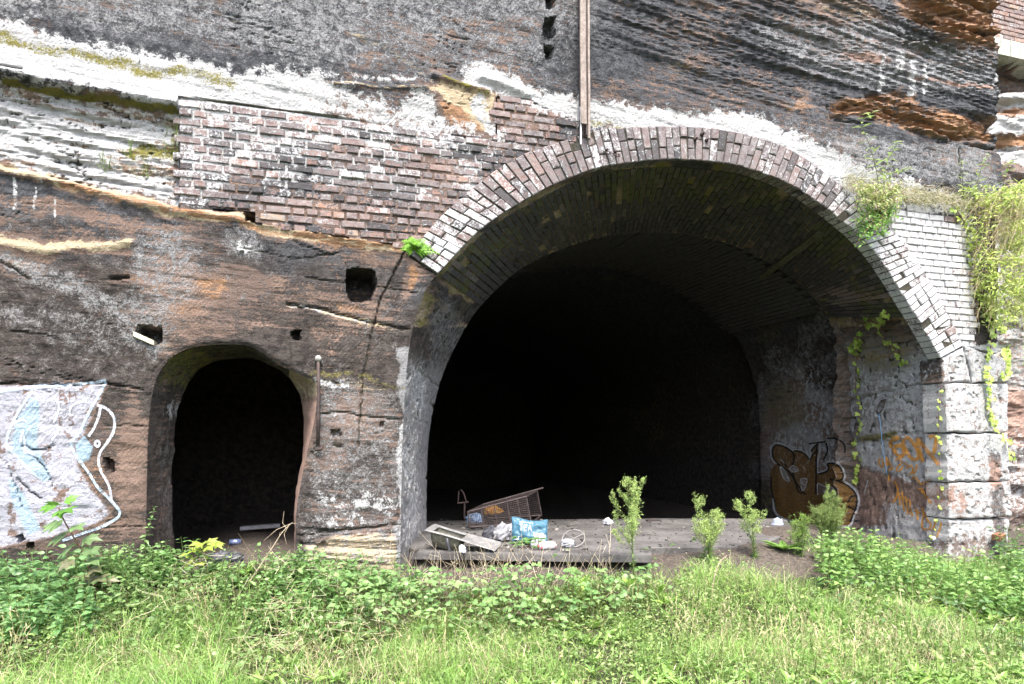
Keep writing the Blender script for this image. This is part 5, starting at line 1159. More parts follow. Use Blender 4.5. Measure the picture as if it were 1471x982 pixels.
# tea bag sack
tb = empty("tea_bag", (.14, 7.3, .49), "blue plastic tea sack with white lettering propped upright on the slab", "bag")
q00, q10, q11, q01 = at(736, 777, 7.28), at(786, 781, 7.26), at(787, 747.5, 7.40), at(735, 744, 7.40)
nT = np.cross(q10 - q00, q01 - q00); nT /= np.linalg.norm(nT); nT = nT if nT[1] < 0 else -nT
def bagp(a, b, side=1):
    p = (q00 * (1 - a) + q10 * a) * (1 - b) + (q01 * (1 - a) + q11 * a) * b
    e = max(0, a * (1 - a) * b * (1 - b) * 16) ** .45; wr = float(fbm(np.array(a * 4 + 2), np.array(b * 4), 3, 181)) - .5; wr2 = abs(float(vn(np.array(a * 7 + b * 5), np.array(b * 3 - a * 4), 183)) - .5)
    p = p + np.array([0, 0, .016]) * (b > .5) * (b - .5) * 2 * math.sin(a * 6 + 1.2)
    return p + nT * side * (.075 * e + (.05 * wr - .035 * wr2) * min(1, e * 1.6))
mb = MB()
mb.grid(np.array([[bagp(a, b, 1) for a in np.linspace(0, 1, 34)] for b in np.linspace(0, 1, 26)])); mb.grid(np.array([[bagp(a, b, -1) for a in np.linspace(0, 1, 34)] for b in np.linspace(0, 1, 26)]), flip=True)
mb.build("sack", simple("blue polythene", (.032, .088, .130), (.062, .145, .20), 6, .38, 0, .2), tb, True)
def bagtext(name, strokes, wd, parent):
    mb = MB()
    for s in strokes:
        p0, p1 = np.array(s[0], float), np.array(s[1], float); L = np.linalg.norm(p1 - p0); t = (p1 - p0) / L; nn = np.array([-t[1] * .62, t[0] / .62]) * wd / 2; nn = np.array([-t[1], t[0]]) * wd / 2 * np.array([.62, 1])
        mb.grid(np.array([[bagp(*(p0 + (p1 - p0) * k / 6 + nn * f)) + nT * .004 for f in (-1, 0, 1)] for k in range(7)]))
    return mb.build(name, M_WHITEP, parent)
LET = {'T': [((0,1),(1,1)),((.5,1),(.5,0))], 'E': [((.1,0),(.1,1)),((.1,.95),(.9,.95)),((.1,.5),(.8,.5)),((.1,.05),(.9,.05))], 'A': [((0,0),(.42,1)),((1,0),(.58,1)),((.25,.33),(.75,.33)),((.4,.97),(.6,.97))], 'N': [((.05,0),(.05,1)),((.05,1),(.95,0)),((.95,0),(.95,1))], 'V': [((0,1),(.5,0)),((1,1),(.5,0))], 'Y': [((0,1),(.5,.5)),((1,1),(.5,.5)),((.5,.5),(.5,0))]}
def word(wd_, x, y, lw, lh, gap): return [((x + k * (lw + gap) + a[0] * lw, y + a[1] * lh), (x + k * (lw + gap) + b[0] * lw, y + b[1] * lh)) for k, c in enumerate(wd_) for a, b in LET[c]]
bagtext("lettering", word("TEA", .215, .40, .088, .26, .034), .030, tb); bagtext("lettering", word("NAVVY", .215, .74, .055, .085, .028), .022, tb)
bagtext("printed_cup", [((.60,.36),(.64,.16)),((.64,.17),(.84,.17)),((.84,.17),(.88,.36)),((.60,.35),(.88,.35)),((.63,.29),(.86,.29)),((.63,.23),(.86,.23)),((.88,.32),(.95,.27)),((.95,.27),(.86,.18)),((.54,.10),(.94,.10)),((.60,.06),(.9,.06))], .05, tb)
bagtext("printed_cup", [((.18,.17),(.28,.17)),((.18,.17),(.18,.06)),((.06,.06),(.18,.06))], .035, tb)
# bottle lying by the slab edge
bo = empty("plastic_bottle", at(786, 787, 6.82), "white plastic bottle with red ends lying at the slab edge", "bottle"); a, b = at(774.5, 785, 6.8), at(799, 783, 6.86); ax = (b - a)
a[2] = b[2] = .488 + .043; ax = b - a
mb = MB(); mb.tube([a, a + ax * .04, a + ax * .15, a + ax * .5, a + ax * .82, a + ax * .93, a + ax], [.020, .036, .042, .040, .042, .034, .012], 14); mb.build("body", M_WHITEP, bo, True)
M_RED = simple("faded red", (.4, .06, .05), (.5, .12, .1)); mb = MB(); mb.tube([a + ax * .05, a + ax * .11], [.0375, .0425], 14, cap=False); mb.tube([a + ax * .84, a + ax * .88], [.0425, .040], 14, cap=False); mb.build("band", M_RED, bo, True)
mb = MB(); mb.tube([a - ax * .07, a + ax * .01], .014, 10); mb.build("cap", M_RED, bo, True)
# hoop
M_HOOP = simple("grubby hoop plastic", (.11, .105, .10), (.21, .20, .19), 14, .6)
wc = at(824, 768, 7.05); hp = empty("wire_hoop", wc * [1, 1, 0] + [0, 0, .488], "pale wheel-like plastic hoop leaning on the slab right of the tea bag", "hoop")
wc[2] = .488 + .082; mb = MB(); wr_ = .118; hx = np.array([1, .15, 0.05]); hz = np.array([.05, .62, .66]); pts = [wc + hx * wr_ * math.cos(t) + hz * wr_ * math.sin(t) for t in np.linspace(0, 2 * math.pi, 33)]
mb.tube(pts, .008, 6, cap=False); mb.build("rim", M_HOOP, hp, True)
for t in (.5, 2.4, 4.4):
    mb = MB(); mb.tube([wc, wc + (hx * math.cos(t) + hz * math.sin(t)) * wr_], .006, 5); mb.build("spoke", M_HOOP, hp)
# bent tubular stand in the shade
st = empty("tubular_stand", (-.68, 9.0, .47), "bent thin metal stand in the shade behind the sink, by the left inner wall", "metal stand"); Yb = 8.9
mb = MB(); mb.tube([at(667, 745, Yb), at(667.5, 722, Yb)], .012, 6); mb.build("post", M_IRON, st); mb = MB(); mb.tube([at(658, 722, Yb), at(659, 706, Yb), at(662, 703, Yb), at(666, 708, Yb), at(670, 721, Yb)], .009, 6); mb.tube([at(657, 722.5, Yb), at(673, 721, Yb)], .011, 6); mb.build("frame", M_IRON, st)
# small flat scraps on the slab
r = np.random.default_rng(21)
mb = MB()
for k in range(420):
    X = r.uniform(-1, 3.6); Y = r.uniform(6.7, 9.6); s_ = r.uniform(.005, .016) * (1 + (X < .8)); an = r.uniform(0, 3); mb.box((X, Y, (.488 if (Y < 7.02 and X < 1.3) else .466) + s_ * .3), np.array([math.cos(an), math.sin(an), r.normal(0, .1)]) * s_, np.array([-math.sin(an), math.cos(an), 0]) * s_ * .5, np.array([0, 0, s_ * .35]), r.choice([.03, .06, .12, .30], p=[.35, .3, .25, .1]) * np.array([1, .9, .8]))
mg = NT("rubble"); mg.out(mg.attr('col').outputs[0], .9); mb.build("rubble", mg.m, None, kind='stuff')
mb = MB(); p = at(938, 745, 9.4); mb.box(p * [1, 1, 0] + [0, 0, .475], (.09, .02, 0), (-.01, .03, 0), (0, 0, .012)); mb.build("slate_piece", M_DARKSTEEL, None, label="flat dark slate piece lying far back on the slab", category="slate")
# things on the cave floor
def on_cave(px, py): return ghit(px, py)
p = on_cave(337, 783); mb = MB(); mb.tube([p + [-.055, 0, .033], p + [.055, .03, .033]], .031, 12); o = mb.build("drink_can", simple("blue tin", (.08, .14, .4), (.35, .4, .55), 20, .35, .5), None, True, label="blue drink can lying just inside the small doorway", category="drink can")
p = face(322, 798, .05); p[2] = gz(p[0], p[1]) ; crumple("black_rag", p, .16, .10, .07, M_BLACKP, "black plastic rag on the threshold of the small doorway", "rag", 23)
mb = MB(); p = W(pf(356, 700)[0], .56, -1.9); mb.box(p, E * .22 + np.array([0, 0, .01]), N * .05, np.array([0, 0, .02])); mb.build("floor_plank", M_GREYP, None, label="grey board lying across the dim floor inside the doorway", category="plank")

# ================================================================== vegetation
OVATE = (np.array([(0,0,0),(.32,.5,.06),(.32,-.5,.06),(.4,0,0),(.74,.30,.0),(.74,-.30,.0),(1,0,-.12)]), np.array([(0,2,3),(0,3,1),(3,2,5),(3,5,6),(3,6,4),(3,4,1)]))
SERR = (np.array([(0,0,0),(.14,.40,.03),(.14,-.40,.03),(.36,.52,.07),(.36,-.52,.07),(.42,0,0),(.50,.36,.04),(.50,-.36,.04),(.62,.36,.02),(.62,-.36,.02),(.80,.14,-.03),(.80,-.14,-.03),(1,0,-.14)]),
        np.array([(0,5,1),(1,5,3),(0,2,5),(2,4,5),(3,5,6),(4,7,5),(6,5,8),(7,9,5),(8,5,10),(9,11,5),(10,5,12),(11,12,5)]))
LANCE = (np.array([(0,0,0),(.4,.5,.02),(.4,-.5,.02),(1,0,-.15)]), np.array([(0,2,1),(1,2,3)]))
PALM = (np.array([(0,0,0),(.28,.62,-.05),(.30,.34,.03),(.62,.50,-.02),(.62,.20,.03),(1,0,-.10),(.62,-.20,.03),(.62,-.50,-.02),(.30,-.34,.03),(.28,-.62,-.05),(.3,0,.0)]),
        np.array([(0,10,1),(1,10,2),(2,10,3),(3,10,4),(4,10,5),(10,6,5),(10,7,6),(10,8,7),(10,9,8),(10,0,9)]))
def unit(v): return v / (np.linalg.norm(v, axis=-1, keepdims=True) + 1e-9)
def leaves(mb, pos, dr, up, L, Wd, col, tm=OVATE):
    pos = np.atleast_2d(pos); n = len(pos); dr = unit(np.broadcast_to(dr, (n, 3))); up = np.broadcast_to(up, (n, 3))
    sd_ = unit(np.cross(dr, up)); up = np.cross(sd_, dr); P, T = tm
    L = np.broadcast_to(L, (n,))[:, None, None]; Wd = np.broadcast_to(Wd, (n,))[:, None, None]
    V = pos[:, None] + dr[:, None] * P[None, :, :1] * L + sd_[:, None] * P[None, :, 1:2] * Wd + up[:, None] * P[None, :, 2:] * L
    k = len(P); TT_ = (T[None] + (np.arange(n) * k)[:, None, None]).reshape(-1, 3)
    mb.add(V.reshape(-1, 3), None, TT_, np.repeat(np.broadcast_to(col, (n, 3)), k, 0))
def blades(mb, pos, h, lean, wd, col, curl=.5):
    """bent grass blades: pos (n,3), h (n), lean (n,2) horizontal tip offset as a share of h"""
    n = len(pos); a = rng.uniform(0, 2 * np.pi, n); s = np.stack([np.cos(a), np.sin(a), 0 * a], 1) * wd[:, None] * .5
    ln = np.concatenate([lean, np.zeros((n, 1))], 1); mid = pos + (ln * .32 + np.array([0, 0, .6])) * h[:, None]; tip = pos + (ln + np.array([0, 0, 1 - .0])) * h[:, None]; tip[:, 2] -= curl * h * (lean ** 2).sum(1) * .5
    V = np.stack([pos - s, pos + s, mid - s * .8, mid + s * .8, tip], 1); b = (np.arange(n) * 5)[:, None]
    mb.add(V.reshape(-1, 3), b + np.array([0, 1, 3, 2]), b + np.array([2, 3, 4]), np.repeat(col, 5, 0))
def thin(mb, a, b, wd, col):
    """thin stalks as crossed slivers"""
    n = len(a); t = unit(b - a); s = unit(np.cross(t, rng.normal(size=(n, 3)))) * wd[:, None] * .5; q = unit(np.cross(t, s)) * wd[:, None] * .5
    V = np.stack([a - s, a + s, b + s * .6, b - s * .6, a - q, a + q, b + q * .6, b - q * .6], 1); k = (np.arange(n) * 8)[:, None]
    mb.add(V.reshape(-1, 3), np.concatenate([k + np.array([0, 1, 2, 3]), k + np.array([4, 5, 6, 7])]), None, np.repeat(np.broadcast_to(col, (n, 3)), 8, 0))
def cmix(n, a, b, sd=.12, f=None):
    f = rng.random(n) if f is None else f
    c = np.array(a)[None] * (1 - f[:, None]) + np.array(b)[None] * f[:, None]; return c * np.exp(rng.normal(0, sd, (n, 1)))
def scatter(n, x0=-6, x1=8.5, y0=3.4, y1=9.0, nmin=.05):
    X = rng.uniform(x0, x1, n); Y = rng.uniform(y0, y1, n); nn = X * N[0] + (Y - Y0) * N[1]; k = (nn > nmin) & (np.abs(X) < .8 * Y + .7)
    X, Y, nn = X[k], Y[k], nn[k]; Z = ground_z(X, Y); px, py = proj(np.stack([X, Y, Z], 1)); return X, Y, Z, nn, px, py
def region(poly, n, **kw):
    X, Y, Z, nn, px, py = scatter(n, **kw); k = inside(px, py, poly); return X[k], Y[k]
crack_or_soil = lambda px, py: np.maximum.reduce([ss(-14, 6, sdf(px, py, [(585,770),(900,775),(960,770),(1120,770),(1190,815),(1195,838),(1120,836),(1040,812),(960,822),(860,838),(640,842),(520,838),(500,845),(440,800),(430,770)])), ss(-8, 5, sdf(px, py, [(250,760),(430,760),(425,812),(330,815),(250,805)]))])
GREEN1, GREEN2, STRAW = (.15, .27, .06), (.28, .42, .12), (.58, .52, .35)
# --- grass
mb = MB(); X, Y, Z, nn, px, py = scatter(260000)
den = ss(.15, 1.1, nn) * (1 - crack_or_soil(px, py)) * (.25 + .75 * ss(.40, .56, fbm(X * 2.2, Y * 2.2, 3, 201))); k = rng.random(len(X)) < den; X, Y, Z, nn, px, py = X[k], Y[k], Z[k], nn[k], px[k], py[k]
cl = fbm(X * 1.7, Y * 1.7, 3, 202); tall = ss(.45, .62, cl) * (1 - ss(2.0, 3.2, nn)); h = (.035 + .05 * rng.random(len(X)) + .22 * tall * rng.random(len(X)) ** 1.5 + .03 * cl) * (1 + .35 * (rng.random(len(X)) < .04))
la = rng.normal(0, .8, (len(X), 2)) + np.stack([.5 * (fbm(X * .9, Y * .9, 2, 203) - .5), .3 * (fbm(X * .9, Y * .9, 2, 204) - .5)], 1) * 2
dry = (rng.random(len(X)) < .06 + .26 * ss(.52, .68, fbm(X * 2.6, Y * 2.6, 3, 205)))
c = np.where(dry[:, None], cmix(len(X), (.30, .27, .12), STRAW), cmix(len(X), GREEN1, GREEN2, .2, np.clip(fbm(X * 3, Y * 3, 3, 206) * 1.6 - .3 + rng.normal(0, .2, len(X)), 0, 1)))
blades(mb, np.stack([X, Y, Z - .01], 1), h, la, rng.uniform(.0028, .0065, len(X)), c)
mb.build("grass", M_LEAF, None, kind='stuff')
# --- low creeping leaves in the turf
mb = MB(); X, Y, Z, nn, px, py = scatter(130000); den = (.15 + .85 * ss(.45, .58, fbm(X * 2.4, Y * 2.4, 3, 211))) * (1 - crack_or_soil(px, py)) * ss(.1, .5, nn) * (.45 + .55 * (1 - ss(1.4, 2.4, nn))); k = rng.random(len(X)) < den; X, Y, Z, nn = X[k], Y[k], Z[k], nn[k]
n = len(X); hz_ = rng.uniform(.02, .16, n) * (1 - .6 * ss(1.2, 2.4, nn)); a = rng.uniform(0, 6.283, n); dr = np.stack([np.cos(a), np.sin(a), rng.normal(.1, .35, n)], 1); L = rng.uniform(.012, .036, n)
leaves(mb, np.stack([X, Y, Z + hz_], 1), dr, unit(np.array([0, 0, 1.]) + rng.normal(0, .7, (n, 3))), L, L * rng.uniform(.4, .75, n), cmix(n, (.13, .225, .055), (.28, .36, .12), .2), OVATE)
mb.build("clover_and_herbs", M_LEAF, None, kind='stuff')
# --- broad-leaved plants scattered in the turf (dock, plantain, dandelion)
mb = MB(); X, Y, Z, nn, px, py = scatter(4200); k = (crack_or_soil(px, py) < .2) & (nn > .35) & (rng.random(len(X)) < .25 + .75 * ss(.45, .6, fbm(X * 1.3, Y * 1.3, 3, 231))); X, Y, Z = X[k], Y[k], Z[k]
for q in range(7):
    m_ = len(X); a = q * .9 + rng.normal(0, .3, m_); d = np.stack([np.cos(a), np.sin(a), rng.uniform(.3, 1.2, m_)], 1); L = rng.uniform(.05, .13, m_); leaves(mb, np.stack([X, Y, Z + .01], 1), d, np.array([0, 0, 1.]) + rng.normal(0, .2, (m_, 3)), L, L * rng.uniform(.25, .4, m_), cmix(m_, (.13, .25, .05), (.25, .36, .09)), SERR)
X, Y = region([(760,835),(960,838),(1000,870),(880,890),(760,880)], 1500); Z = ground_z(X, Y)
for q in range(9):
    m_ = len(X); a = q * .75 + rng.normal(0, .3, m_); d = np.stack([np.cos(a), np.sin(a), rng.uniform(.5, 1.8, m_)], 1); L = rng.uniform(.08, .19, m_); leaves(mb, np.stack([X, Y, Z + .01], 1), d, np.array([0, 0, 1.]) + rng.normal(0, .3, (m_, 3)), L, L * rng.uniform(.25, .42, m_), cmix(m_, (.18, .34, .05), (.30, .46, .09)), SERR)
mb.build("broad_leaved_weeds", M_LEAF, None, kind='stuff')
# --- nettles
def nettle_stand(mb, X, Y, hmin, hmax, Lmin, Lmax, ca, cb, nodes=7, tm=SERR):
    m_ = len(X); Z = ground_z(X, Y); H_ = rng.uniform(hmin, hmax, m_); ln = rng.normal(0, .16, (m_, 2)); base = np.stack([X, Y, Z], 1); top = base + np.concatenate([ln * H_[:, None], H_[:, None]], 1)
    thin(mb, base, top, np.full(m_, .006), cmix(m_, (.10, .16, .04), (.15, .19, .06)))
    for j in range(nodes):
        f = .22 + .78 * (j + rng.random(m_) * .5) / nodes; f = np.minimum(f, 1); p = base + (top - base) * f[:, None]; az = rng.uniform(0, 6.283, m_)
        for s_ in (0, np.pi):
            k = rng.random(m_) < .92; a = az[k] + s_ + rng.normal(0, .2, k.sum()); d = np.stack([np.cos(a), np.sin(a), rng.normal(-.25 + .45 * f[k], .22)], 1)
            L = rng.uniform(Lmin, Lmax, k.sum()) * (1.05 - .45 * f[k] ** 3); up_ = unit(np.array([0, 0, 1.]) + rng.normal(0, .48, (k.sum(), 3)))
            leaves(mb, p[k] + unit(d) * .012, d, up_, L, L * rng.uniform(.45, .6, k.sum()), cmix(k.sum(), ca, cb, .14), tm)
mb = MB(); X, Y = region([(-200,820),(20,818),(120,850),(140,890),(110,930),(-200,960)], 9000); nettle_stand(mb, X, Y, .22, .46, .06, .11, (.10, .21, .07), (.17, .30, .11), 6)
X, Y = region([(110,850),(250,840),(330,850),(330,900),(200,930),(110,915)], 6000); nettle_stand(mb, X, Y, .10, .42, .035, .08, (.10, .19, .06), (.19, .28, .10), 6)
X, Y = region([(330,835),(520,845),(560,870),(480,930),(350,940),(300,890)], 8000); nettle_stand(mb, X, Y, .06, .28, .04, .08, (.11, .22, .06), (.20, .32, .11), 6)
for cx, cy, n_c, h0, h1 in ((30,838,260,.30,.55),(75,842,200,.25,.5),(170,850,160,.2,.42),(235,838,110,.15,.36),(420,842,110,.12,.30),(500,850,120,.14,.34),(560,862,110,.14,.30),(-60,840,200,.3,.6)):
    b_ = ghit(cx, cy); X = b_[0] + rng.normal(0, .16, n_c // 3); Y = b_[1] + rng.normal(0, .10, n_c // 3); k = (X * N[0] + (Y - Y0) * N[1]) > .06; nettle_stand(mb, X[k], Y[k], h0, h1, .045, .09, (.11, .22, .065), (.20, .32, .11), 8)
mb.build("nettle_bed", M_LEAF, None, kind='stuff')
mb = MB(); X, Y = region([(1170,800),(1260,812),(1380,838),(1560,835),(1560,905),(1400,890),(1280,865),(1180,850)], 9000); nettle_stand(mb, X, Y, .16, .46, .05, .09, (.12, .24, .06), (.24, .36, .11), 7)
X, Y = region([(1120,765),(1260,790),(1300,830),(1200,830),(1140,790)], 2200); nettle_stand(mb, X, Y, .12, .40, .03, .06, (.09, .16, .045), (.17, .24, .07), 7)
X, Y = region([(1430,770),(1560,740),(1560,850),(1440,850)], 2500); nettle_stand(mb, X, Y, .2, .55, .05, .09, (.06, .13, .04), (.12, .2, .06), 9)
mb.build("nettle_bed", M_LEAF, None, kind='stuff')
# --- brambles: low arching canes with leaves in threes
def bramble(mb, X, Y, hmin, hmax, Lmin, Lmax, ca, cb):
    m_ = len(X); Z = ground_z(X, Y); H_ = rng.uniform(hmin, hmax, m_); base = np.stack([X, Y, Z], 1); tip = base + np.stack([rng.normal(0, .06, m_), rng.normal(-.02, .06, m_), H_], 1)
    thin(mb, base, tip, np.full(m_, .0045), cmix(m_, (.13, .07, .04), (.14, .15, .05))); az = rng.uniform(0, 6.283, m_); tint = rng.random(m_); up_ = unit(np.array([0, -.25, 1.]) + rng.normal(0, .5, (m_, 3)))
    for s_, f in ((0, 1.12), (1.25, .95), (-1.25, .95)):
        a = az + s_; d = np.stack([np.cos(a), np.sin(a), rng.normal(-.12, .15, m_)], 1); L = rng.uniform(Lmin, Lmax, m_) * f
        leaves(mb, tip + unit(d) * .012, d, up_, L, L * .72, cmix(m_, ca, cb, .08, tint), SERR)
mb = MB(); X, Y = region([(440,862),(600,862),(700,858),(900,858),(960,862),(900,900),(760,925),(600,935),(480,930),(420,890)], 26000)
bramble(mb, X, Y, .04, .34, .035, .07, (.12, .23, .07), (.22, .33, .12))
X, Y = region([(700,770),(900,775),(1060,790),(1080,830),(900,840),(760,830),(690,800)], 900); bramble(mb, X, Y, .03, .2, .035, .055, (.07, .14, .04), (.12, .20, .06))
X, Y = region([(1150,860),(1300,850),(1471,900),(1471,960),(1250,900)], 2500); bramble(mb, X, Y, .06, .2, .035, .055, (.07, .14, .05), (.12, .20, .07))
X, Y = region([(-100,880),(400,870),(520,930),(400,990),(-100,990)], 6000); bramble(mb, X, Y, .03, .16, .03, .055, (.11, .20, .06), (.20, .29, .10))
X, Y = region([(-150,830),(230,838),(430,838),(560,846),(620,880),(560,960),(-150,960)], 9000); nettle_stand(mb, X, Y, .05, .24, .02, .055, (.11, .20, .06), (.22, .31, .11), 5, OVATE)
X, Y = region([(600,890),(880,850),(1150,850),(1200,880),(1471,930),(1471,990),(600,985)], 12000); nettle_stand(mb, X, Y, .04, .22, .015, .045, (.13, .23, .06), (.26, .35, .12), 4, OVATE)
mb.build("bramble_patch", M_LEAF, None, kind='stuff')
mb = MB(); p = [at(736, 779 + 0, 7.0) * [1, 1, 0]]
Xs = rng.uniform(.0, .34, 34); Ys = rng.uniform(6.85, 7.12, 34); base = np.stack([Xs, Ys, np.full(34, .49)], 1); H_ = rng.uniform(.02, .10, 34)
for k in range(34):
    a = rng.uniform(0, 6.28)
    for s_ in (0, 1.25, -1.25): leaves(mb, base[k] + [0, 0, H_[k]], np.array([[math.cos(a + s_), math.sin(a + s_), .1]]), unit(np.array([[0, -.6, 1.]])), rng.uniform(.03, .05), .03, cmix(1, (.06, .14, .03), (.1, .2, .05)), SERR)
thin(mb, np.array([[-.1, 6.6, .40]] * 6) + rng.normal(0, .03, (6, 3)), base[:6] + [0, 0, .03], np.full(6, .005), (.14, .07, .04))
mb.build("bramble_runner", M_LEAF, None, label="bramble runner with round green leaves creeping in front of the tea bag", category="bramble")
# --- dry stalks and straw tangles
mb = MB()
def straws(n, poly, h0, h1, lie, w0=.003, col=((.40, .33, .21), (.58, .50, .34))):
    X, Y = region(poly, n); m_ = len(X); b = np.stack([X, Y, ground_z(X, Y)], 1); H_ = rng.uniform(h0, h1, m_); a = rng.uniform(0, 6.283, m_); el = np.clip(rng.normal(lie, .35, m_), .05, 1.5)
    d = np.stack([np.cos(a) * np.cos(el), np.sin(a) * np.cos(el), np.sin(el)], 1); mid = b + d * H_[:, None] * .5; end = mid + (d + rng.normal(0, .35, (m_, 3))) * H_[:, None] * .5
    cc = cmix(m_, *col); thin(mb, b, mid, np.full(m_, w0), cc); thin(mb, mid, end, np.full(m_, w0 * .75), cc)
    j = rng.random(m_) < .5; e2 = mid[j] + unit(d[j] + rng.normal(0, .7, (j.sum(), 3))) * H_[j, None] * .35; thin(mb, mid[j], e2, np.full(j.sum(), w0 * .6), cc[j])
straws(9000, [(590,805),(900,812),(880,850),(700,880),(560,870),(520,850)], .12, .40, 1.0, .0045, ((.40, .34, .23), (.60, .52, .38)))
straws(900, [(240,780),(430,780),(430,830),(300,840),(230,820)], .15, .40, 1.1)
straws(14000, [(-100,850),(300,840),(560,880),(560,990),(-100,990)], .06, .26, .4, .0036, ((.48, .41, .27), (.70, .62, .45)))
straws(8000, [(560,860),(1000,850),(1471,900),(1471,990),(560,990)], .06, .24, .3, .003)
straws(2600, [(1160,810),(1300,820),(1340,870),(1200,865)], .10, .30, .6)
straws(2600, [(900,830),(1110,820),(1200,860),(1000,900),(880,880)], .10, .30, .8)
mb.build("dry_stalks", M_LEAF, None, kind='stuff')
# matted straw lying over the plants in drifts
mb = MB(); X, Y = region([(60,840),(300,836),(560,850),(760,850),(800,900),(560,960),(60,990)], 22000); k = fbm(X * 1.9, Y * 1.9, 3, 251) > .535; X, Y = X[k], Y[k]; m_ = len(X); Z = ground_z(X, Y) + rng.uniform(.08, .27, m_)
a = np.stack([X, Y, Z], 1); d = unit(rng.normal(0, 1, (m_, 3)) * [1, 1, .45]); L = rng.uniform(.05, .16, m_)[:, None]; b = a + d * L; c_ = cmix(m_, (.46, .40, .27), (.72, .65, .48)); thin(mb, a, b, np.full(m_, .0032), c_); thin(mb, b, b + unit(d + rng.normal(0, .6, (m_, 3))) * L * .7, np.full(m_, .0024), c_)
mb.build("matted_straw", M_LEAF, None, kind='stuff', label='pale matted straw lying in drifts over the weeds on the left', category='straw')
# fine pale seed-heads hanging over the grass
mb = MB(); X, Y = region([(-100,850),(560,845),(800,880),(1471,880),(1471,990),(-100,990)], 9000); m_ = len(X); k = rng.random(m_) < ss(.46, .62, fbm(X * 1.4, Y * 1.4, 3, 221)); X, Y = X[k], Y[k]; m_ = len(X)
b = np.stack([X, Y, ground_z(X, Y)], 1); t = b + np.stack([rng.normal(0, .09, m_), rng.normal(0, .09, m_), rng.uniform(.14, .34, m_)], 1); cc = cmix(m_, (.36, .33, .17), (.56, .49, .30)); thin(mb, b, t, np.full(m_, .003), cc)
for q in range(5):
    L = rng.uniform(.02, .05, m_); leaves(mb, t - (t - b) * (.05 * q), unit(t - b) + rng.normal(0, .35, (m_, 3)), rng.normal(size=(m_, 3)), L, L * .16, cc, LANCE)
mb.build("seed_grass", M_LEAF, None, kind='stuff')

# ------------------------------------------------------------------ single plants
def weed(px, py, topy, spread, label, ca=(.24, .36, .10), cb=(.46, .53, .20), seed=0, stems=1, Y=None, group=None, bushy=1.0):
    """tall branching weed: leafy stem, panicle of small yellowish heads"""
    global rng
    keep, rng = rng, np.random.default_rng(300 + seed)
    b = ghit(px, py) if Y is None else at(px, py, Y) * [1, 1, 0] + [0, 0, gz(at(px, py, Y)[0], Y)]
    H_ = (py - topy) / FPX * b[1] + (CAMZ - (py - HY) / FPX * b[1] - b[2]); o = empty("tall_weed", b, label, "weed", group); st = MB(); lf = MB(); fl = MB(); s_ = spread / FPX * b[1]
    for q in range(stems):
        bb = b + [rng.normal(0, .03) * (q > 0), rng.normal(0, .03) * (q > 0), -.02]; hh = H_ * (1 if q == 0 else rng.uniform(.6, .92)); ln = np.array([rng.normal(0, .05) + (q > 0) * rng.choice([-1, 1]) * rng.uniform(.1, .38), rng.normal(0, .08), 0])
        pt = lambda f: bb + np.array([0, 0, hh * f]) + ln * hh * f ** 1.5
        st.tube([pt(f) for f in np.linspace(0, 1, 8)], np.linspace(.0065, .0015, 8), 5)
        nl = int(230 * bushy); f = rng.uniform(.03, .85, nl); a = rng.uniform(0, 6.283, nl); P = np.array([pt(v) for v in f]); d = np.stack([np.cos(a), np.sin(a), rng.normal(.5, .35, nl)], 1); L = rng.uniform(.03, .08, nl) * (1.1 - .5 * f)
        leaves(lf, P, d, np.array([0, 0, 1.]) + rng.normal(0, .2, (nl, 3)), L, L * .11, cmix(nl, (.10, .19, .05), (.19, .28, .08)), LANCE)
        nbr = int(17 * bushy) + 1
        for j in range(nbr):
            f = 1 - .66 * rng.random() ** 1.15 if j else .97; p = pt(f); a = rng.uniform(0, 6.283); bl_ = (s_ * (.10 + .75 * min(1, (1 - f) / .5)) * rng.uniform(.55, 1.1) * (1.45 if rng.random() < .14 else 1) + .012) if j else .03
            rise = rng.uniform(.8, 1.9); e = p + np.array([math.cos(a), math.sin(a), rise]) * bl_ * .72
            m_ = (p + e) / 2 + np.array([math.cos(a), math.sin(a), -.4]) * bl_ * .12; br = catmull(np.array([p, m_, e]), 7); st.tube(br, np.linspace(.0024, .0009, 7), 4, cap=False)
            for tw in range(int(5 + 17 * bl_ / .15 * bushy)):
                t_ = rng.uniform(.3, 1.0); o_ = catmull(np.array([p, m_, e]), [t_ * 2])[0]; te = o_ + unit(rng.normal(0, .6, 3) + [0, 0, .9]) * rng.uniform(.015, .05) * (1.25 - .5 * t_); thin(fl, o_[None], te[None], np.array([.0014]), cmix(1, (.13, .2, .06), (.2, .28, .09)))
                nf = rng.integers(3, 8); c = te + rng.normal(0, .0075, (nf, 3)); L = rng.uniform(.0045, .0095, nf); cc = cmix(nf, ca, cb, .22)
                for _ in range(2): leaves(fl, c, rng.normal(size=(nf, 3)) + [0, 0, .8], rng.normal(size=(nf, 3)), L, L, cc, LANCE)
    st.build("stem", M_STEM, o); lf.build("foliage", M_LEAF, o, kind="stuff"); fl.build("flower_heads", M_LEAF, o, kind="stuff"); rng = keep; return o
weed(911, 842, 688, 52, "tallest yellow-green flowering weed standing in front of the slab edge", seed=1, bushy=1.5)
weed(1020, 812, 716, 34, "middle flowering weed of the three before the tunnel, broad and many-stemmed", seed=2, stems=4, bushy=.9)
weed(1084, 800, 708, 22, "slim flowering weed right of the broad one, before the dark tunnel", seed=3, stems=2, bushy=1.1)
weed(1195, 792, 706, 30, "bushy green weed in front of the brown painted letters", (.13, .2, .05), (.25, .3, .1), seed=4, stems=7, bushy=1.2)
weed(1150, 798, 742, 16, "small bright green weed left of the bushy one, below the painted letters", (.16, .26, .05), (.22, .32, .07), seed=5, stems=4, bushy=.6)

